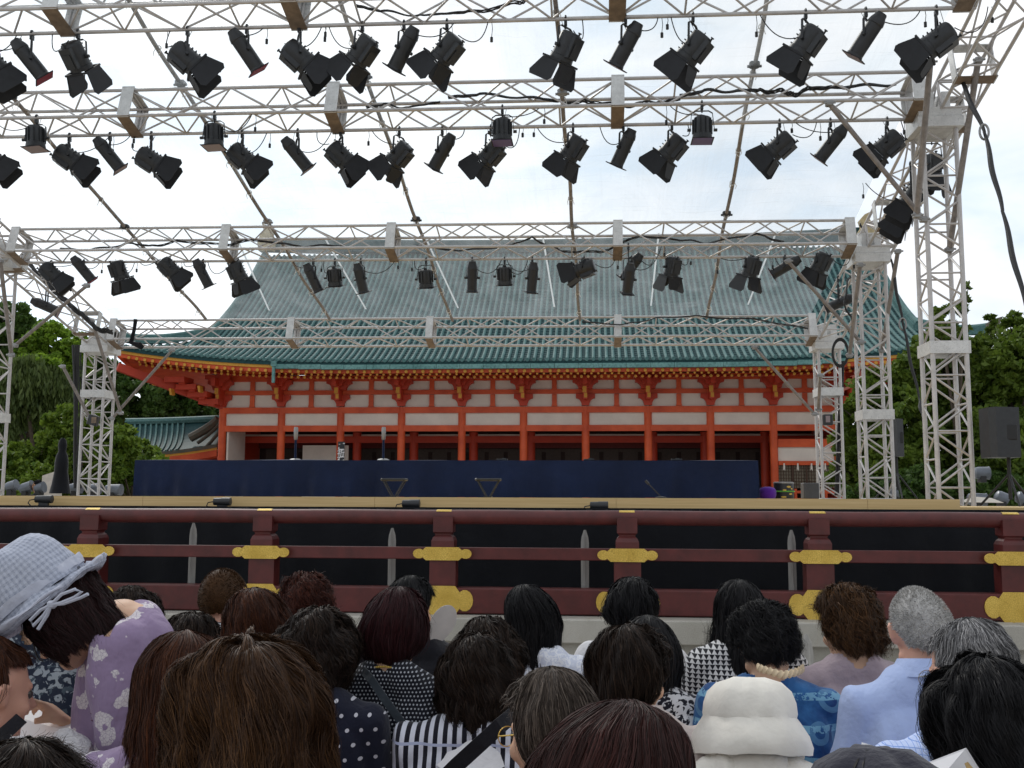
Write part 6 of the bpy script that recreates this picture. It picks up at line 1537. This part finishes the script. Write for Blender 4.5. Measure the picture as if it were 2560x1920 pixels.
# ---- person leaning, lilac blouse and grey gingham hat
YH = 2.42
hw_ = empty('person', Ud(280, 1600, YH), 'person in a lilac blouse with white flowers leaning left, looking down under a grey hat', 'person', None)
q = lambda x, y, dy=0: Ud(x, y, YH+dy)
s_ = YH*K/F           # metres per view pixel
Hh = Matrix.Translation(q(146, 1330)) @ Matrix.Rotation(R(82), 4, 'Z') @ Matrix.Rotation(R(8), 4, 'Y') @ Matrix.Rotation(R(-48), 4, 'X')
pr = head_prims(Hh, True)
pr += [('c', Hh @ Vector((0, -.03, -.06)), q(262, 1345, .03), .052, .060), ('c', q(245, 1350, .02), q(285, 1358, .03), .058, .066), ('c', q(296, 1380, .03), q(296, 1640, .03), .078, .095), ('c', q(250, 1400, .08), q(240, 1660, .06), .07, .09), ('s', q(290, 1760, .05), (.16, .14, .16), None)]
pr += [('c', q(262, 1405, -.04), q(262, 1585, -.06), .060, .050), ('c', q(262, 1585, -.06), q(270, 1700, -.06), .050, .046)]
el_ = q(230, 1640, .20); pr += [('c', q(240, 1410, .16), el_, .055, .042), ('c', el_, q(158, 1575, .05), .038, .026)]
hand(pr, q(158, 1572, .05), q(115, 1538, .02)-q(158, 1572, .05), Vector((-.2, -.3, -1)), Vector((.1, -1, .3)), .55, 1.0)
pr += [('c', q(300, 1800, .0), q(260, 1990, .0), .09, .07), ('c', q(330, 1800, .15), q(300, 1990, .15), .09, .07), ('c', q(260, 1990, 0), Vector((q(260, 1990, 0).x, YH, .08)), .06, .045), ('c', q(300, 1990, .15), Vector((q(300, 1990, .15).x, YH+.15, .08)), .06, .045)]
link_mesh('body', remesh(pr, .0075, 4), SK1, hw_)
cp = [('c', q(250, 1402, .08), q(240, 1665, .06), .088, .104), ('c', q(296, 1378, .03), q(300, 1388, .03), .080, .088), ('c', q(240, 1412, .16), q(230, 1520, .18), .068, .058), ('c', q(302, 1390, .03), q(300, 1650, .03), .088, .108), ('c', q(262, 1410, .08), q(245, 1690, .06), .080, .105), ('c', q(260, 1402, -.042), q(263, 1575, -.06), .076, .067), ('c', q(300, 1362, .06), q(250, 1410, .15), .075, .066), ('c', q(245, 1410, .16), q(236, 1540, .18), .062, .056), ('s', q(290, 1760, .05), (.175, .155, .18), None), ('c', q(268, 1570, -.06), q(268, 1588, -.06), .064, .060)]
me = remesh(cp, .008, 6); bm = bmesh.new(); bm.from_mesh(me); n0 = q(238, 1335, 0)
RI = ROT.transposed()
def dpx(v):
    c_ = RI @ (v-CAM); return (1280+F*c_.x/-c_.z)/K, (960-F*c_.y/-c_.z)/K
def cutv(v):
    x, y = dpx(v); return y < 1368 and (x-215)*-115-(y-1400)*69 > 0
bmesh.ops.delete(bm, geom=[v for v in bm.verts if cutv(v.co)], context='VERTS')
from mathutils import noise as mn
for v in bm.verts: v.co += v.normal*(mn.noise(v.co*9)*.010+mn.noise(Vector((v.co.x*26, v.co.y*18, v.co.z*9)))*.005)
bm.to_mesh(me); bm.free(); link_mesh('blouse', me, C_LILAC, hw_, True)
strands('hair', H_BURG if False else hair_mat('hair_dark_wine', (.010, .005, .005), (.045, .014, .014)), hw_, Hh, hs(near, rx=.090, ry=.098, top=.105, back=-.17, side=-.12, taper=.75, lump=.006, curl=.003, fa=138, fly=.08), 77)
m_gingham = None
t = NT('grey_gingham'); tcx = t.n('ShaderNodeTexCoord'); sp = t.n('ShaderNodeSeparateXYZ'); t.l(tcx.outputs['UV'], sp.inputs[0])
gx = t.q('LESS_THAN', t.q('FRACT', t.q('MULTIPLY', sp.outputs[0], 62.0)), .5); gy = t.q('LESS_THAN', t.q('FRACT', t.q('MULTIPLY', sp.outputs[1], 34.0)), .5)
kk = t.q('MULTIPLY', t.q('ADD', gx, gy), .5); wv = t.noise(220, 2)
c = t.mixc(t.q('MULTIPLY', kk, .62), (.42, .45, .54), (.15, .17, .23)); t.color(t.mixc(t.ramp(wv, .4, .6, 0, .35), c, (.52, .55, .62))); t.set(.9, 0, .2); t.bump(t.noise(9, 4), .4, .01)
m_gingham = t.m; m_band = plain('grey_ribbon', (.44, .46, .54))
hat = empty('sun_hat', q(95, 1265), 'grey gingham cloth sun hat with a thin ribbon bow and upturned brim', 'hat')
Hc = Matrix.Translation(q(92, 1284)) @ Vector((-.60, -.20, .77)).to_track_quat('Z', 'Y').to_matrix().to_4x4() @ Matrix.Scale(1.0, 4)
def uvlathe(prof, name, mat, lump, seed, sx=1., sy=1.1, close=1):
    o = hat_lathe(Hc, prof, mat, name, hat, lump, 96, seed, sx=sx, sy=sy); me = o.data; uv = me.uv_layers.new(name='UVMap'); n = 97
    for p_ in me.polygons:
        cols_ = [(me.loops[l].vertex_index % n) for l in p_.loop_indices]
        for l in p_.loop_indices:
            vi = me.loops[l].vertex_index; uv.data[l].uv = ((vi % n)/96., (vi//n)/24.)
    return o
uvlathe([(.001, .150), (.02, .1495), (.045, .146), (.066, .138), (.082, .126), (.094, .110), (.102, .092), (.108, .072), (.112, .050), (.115, .028), (.117, .008), (.118, -.004)], 'crown', m_gingham, .0025, 3, sx=1.08)
uvlathe([(.118, -.002), (.130, -.012), (.142, -.020), (.149, -.024), (.156, -.022), (.160, -.017), (.161, -.019), (.158, -.026), (.148, -.031), (.130, -.024), (.116, -.010)], 'brim', m_gingham, .004, 4, sx=1.05)
o = hat_lathe(Hc, [(.1195, .004), (.1205, .016), (.1195, .028), (.117, .029), (.117, .003)], m_band, 'ribbon_band', hat, .0025, 96, 3, sx=1.07, sy=1.1)
o = hat_lathe(Hc, [(.155, -.0245), (.162, -.021), (.164, -.016), (.161, -.012), (.156, -.017)], m_band, 'brim_piping', hat, .004, 96, 4, sx=1.05, sy=1.1)
bc = Ud(112, 1306, YH-.165); b = MB()
for pts in (((0, 0), (.03, .03), (.07, .045), (.09, .038), (.07, .022), (.03, .006), (0, 0)), ((0, 0), (.04, .004), (.09, .022), (.11, .032)), ((0, 0), (-.03, -.015), (-.06, -.045), (-.05, -.06), (-.02, -.03), (0, 0)), ((0, 0), (-.01, -.03), (-.035, -.07))):
    b.path([bc+Vector((x*.8, -.004, z*.8)) for x, z in pts], .0042, 6)
b.box(bc, (.02, .016, .018), ch=.004); b.build('ribbon_bow', m_band, hat, True)
# bead necklace hanging from her neck
b = MB(); p0, p1 = q(224, 1400, -.10), q(206, 1560, -.08)
for i in range(34):
    t_ = i/33; p_ = p0.lerp(p1, t_)+Vector((-.012*math.sin(t_*3.1), 0, 0)); b.lathe([(.001, -.007), (.006+.002*(i % 3), 0), (.001, .007)], Matrix.Translation(p_), 8)
tag(b.build('bead_necklace', M('purple_beads', (.10, .015, .07), .2), None, True), 'long purple bead necklace hanging in front of the lilac blouse', 'necklace')
b = MB(); p0, p1 = q(67, 1365, -.02), q(93, 1428, .02); b.path([p0.lerp(p1, t_)+Vector((0, 0, -.02*math.sin(t_*3.14))) for t_ in np.linspace(0, 1, 12)], .0018, 5); tag(b.build('glasses_chain', m_rubber, None), 'thin dark glasses chain hanging below the grey hat brim', 'chain')
# programme sheet in her hand, white bag below
b = MB(); A, B, C_, D = q(20, 1545, .05), q(110, 1525, .10), q(185, 1590, -.02), q(70, 1640, -.05)
b.add([A, B, C_, D], [(0, 1, 2, 3)]).add([v-Vector((0, 0, .002)) for v in (A, B, C_, D)], [(3, 2, 1, 0)]); tag(b.build('programme_sheet', m_paper), 'white programme sheet held by the hand below the lilac blouse', 'paper')
b = remesh([('s', q(150, 1630, -.10), (.055, .05, .05), None), ('c', q(140, 1600, -.1), q(185, 1650, -.08), .03, .035)], .006, 2, 'bag')
o = link_mesh('white_bag', b, plain('white_plastic_bag', (.72, .72, .74), .05, 20, .8), None, True); tag(o, 'crumpled white bag at the lower left beside the lilac blouse', 'bag')
# hand fan of the man in black
hn = Ud(930, 1415, 3.92); fan = empty('hand_fan', hn, 'pale paper fan held by the person in the black t-shirt', 'fan')
ax = Vector((.10, -.02, .26)).normalized(); sx_ = Vector((.62, .70, -.25)); sx_ = (sx_-ax*sx_.dot(ax)).normalized(); o_ = hn+ax*.03
poly = [(.012, 0)]
for a in np.linspace(-.35, math.pi+.35, 24): poly.append((.062*math.cos(a), .105+.072*math.sin(a)))
poly.append((-.012, 0))
MB().prism(poly, o_, sx_, ax, .002).build('fan_leaf', M('grey_paper', (.50, .47, .44), .7), fan)
b = MB()
for k in range(-4, 5): b.tube(o_, o_+ax*.165+sx_*k*.010, .0016, 5)
b.tube(hn-ax*.09, o_+ax*.02, .006, 6); b.build('ribs', m_ply, fan)
# crew man on the left behind the stage
# (head and shoulders above the stage level, facing left)
Yc_ = 20.5; tp = Ud(80, 1037, Yc_); hcx = tp-Vector((0, 0, .12)); root = empty('person', (hcx.x, Yc_, .3), 'person in a dark suit seen in left profile behind the far left of the stage', 'person')
Hm_ = Matrix.Translation(hcx) @ Matrix.Rotation(R(85), 4, 'Z'); pr = head_prims(Hm_, False)
zf = zp
def wp(x, y, z): return Vector((hcx.x+x, Yc_+y, hcx.z+z))
pr += [('c', wp(0, 0, -.07), wp(.02, 0, -.2), .058, .062), ('s', wp(.02, 0, -.38), (.13, .20, .22), None), ('s', wp(.02, 0, -.62), (.13, .17, .22), None)]
for s in (-1, 1):
    pr += [('c', wp(.01, s*.19, -.25), wp(.03, s*.24, -.52), .052, .042), ('c', wp(.03, s*.24, -.52), wp(-.15, s*.2, -.66), .038, .026), ('c', wp(.02, s*.09, -.75), wp(.02, s*.09, -1.15), .085, .06), ('c', wp(.02, s*.09, -1.15), wp(.04, s*.09, zf-hcx.z+.06), .058, .04), ('c', wp(.05, s*.09, zf-hcx.z+.04), wp(-.12, s*.09, zf-hcx.z+.035), .04, .03)]
    hand(pr, wp(-.15, s*.2, -.66), Vector((-1, 0, -.2)), Vector((0, 0, -1)), Vector((0, -s, 0)), .5)
link_mesh('body', remesh(pr, .010, 3), SK2, root)
cp = [('c', wp(.03, 0, -.20), wp(.02, 0, -.23), .085, .11), ('s', wp(.02, 0, -.38), (.145, .215, .235), None), ('s', wp(.02, 0, -.62), (.145, .185, .235), None)]
for s in (-1, 1): cp += [('c', wp(.01, s*.19, -.25), wp(.03, s*.24, -.52), .064, .054), ('c', wp(.03, s*.24, -.52), wp(-.14, s*.2, -.655), .050, .036), ('c', wp(.02, s*.09, -.75), wp(.02, s*.09, -1.15), .097, .07), ('c', wp(.02, s*.09, -1.15), wp(.04, s*.09, zf-hcx.z+.08), .068, .055)]
link_mesh('suit', remesh(cp, .011, 3), C_BLACK, root, True)
strands('hair', H_BLACK, root, Hm_, hs(far, n=2500, rx=.083, ry=.10, top=.122, back=-.09, side=-.02, taper=.8, lump=.002, fa=104, thick=.006), 5)
# ---- folding chairs under everyone
m_seat = M('grey_chair_metal', (.45, .45, .46), .35, .6); proto = None
def make_chair(loc, rz):
    root = empty('folding_chair', (0, 0, 0), None, 'chair', 'folding chairs of the audience')
    MB().box((0, 0, .435), (.40, .38, .022), ch=.008).build('seat', m_seat, root)
    b = MB(); G = [[Vector((.20*math.sin(a), -.235-.03*math.cos(a)+.03, z)) for a in np.linspace(-1.35, 1.35, 15)] for z in (.57, .60, .68, .71)]
    b.grid(G); b.grid([[p_+Vector((0, .008, 0)) for p_ in r__] for r__ in G]); b.build('backrest', m_seat, root, True)
    for s in (-1, 1):
        MB().path([(s*.205, .24, .01), (s*.205, .05, .30), (s*.205, -.16, .60), (s*.20, -.215, .70)], .010, 8).build('frame', m_seat, root, True)
        MB().path([(s*.185, -.24, .01), (s*.185, -.05, .25), (s*.185, .14, .42)], .010, 8).build('leg', m_seat, root, True)
    return root
for k, (pr_, Bm, hc, lb) in enumerate(chairs):
    if proto is None: proto = ch = make_chair(None, 0)
    else:
        ch = proto.copy(); col.objects.link(ch)
        for c_ in proto.children:
            c2 = c_.copy(); col.objects.link(c2); c2.parent = ch
    ch.location = (Bm.translation.x, Bm.translation.y+.02, 0)
    ch['label'] = 'grey folding chair under the '+' '.join(lb.split()[:11]).rstrip(',')

for o in bpy.data.objects:
    l_ = o.get('label')
    if l_ and not 4 <= len(l_.split()) <= 16: print('LONGLABEL', len(l_.split()), o.name, l_)
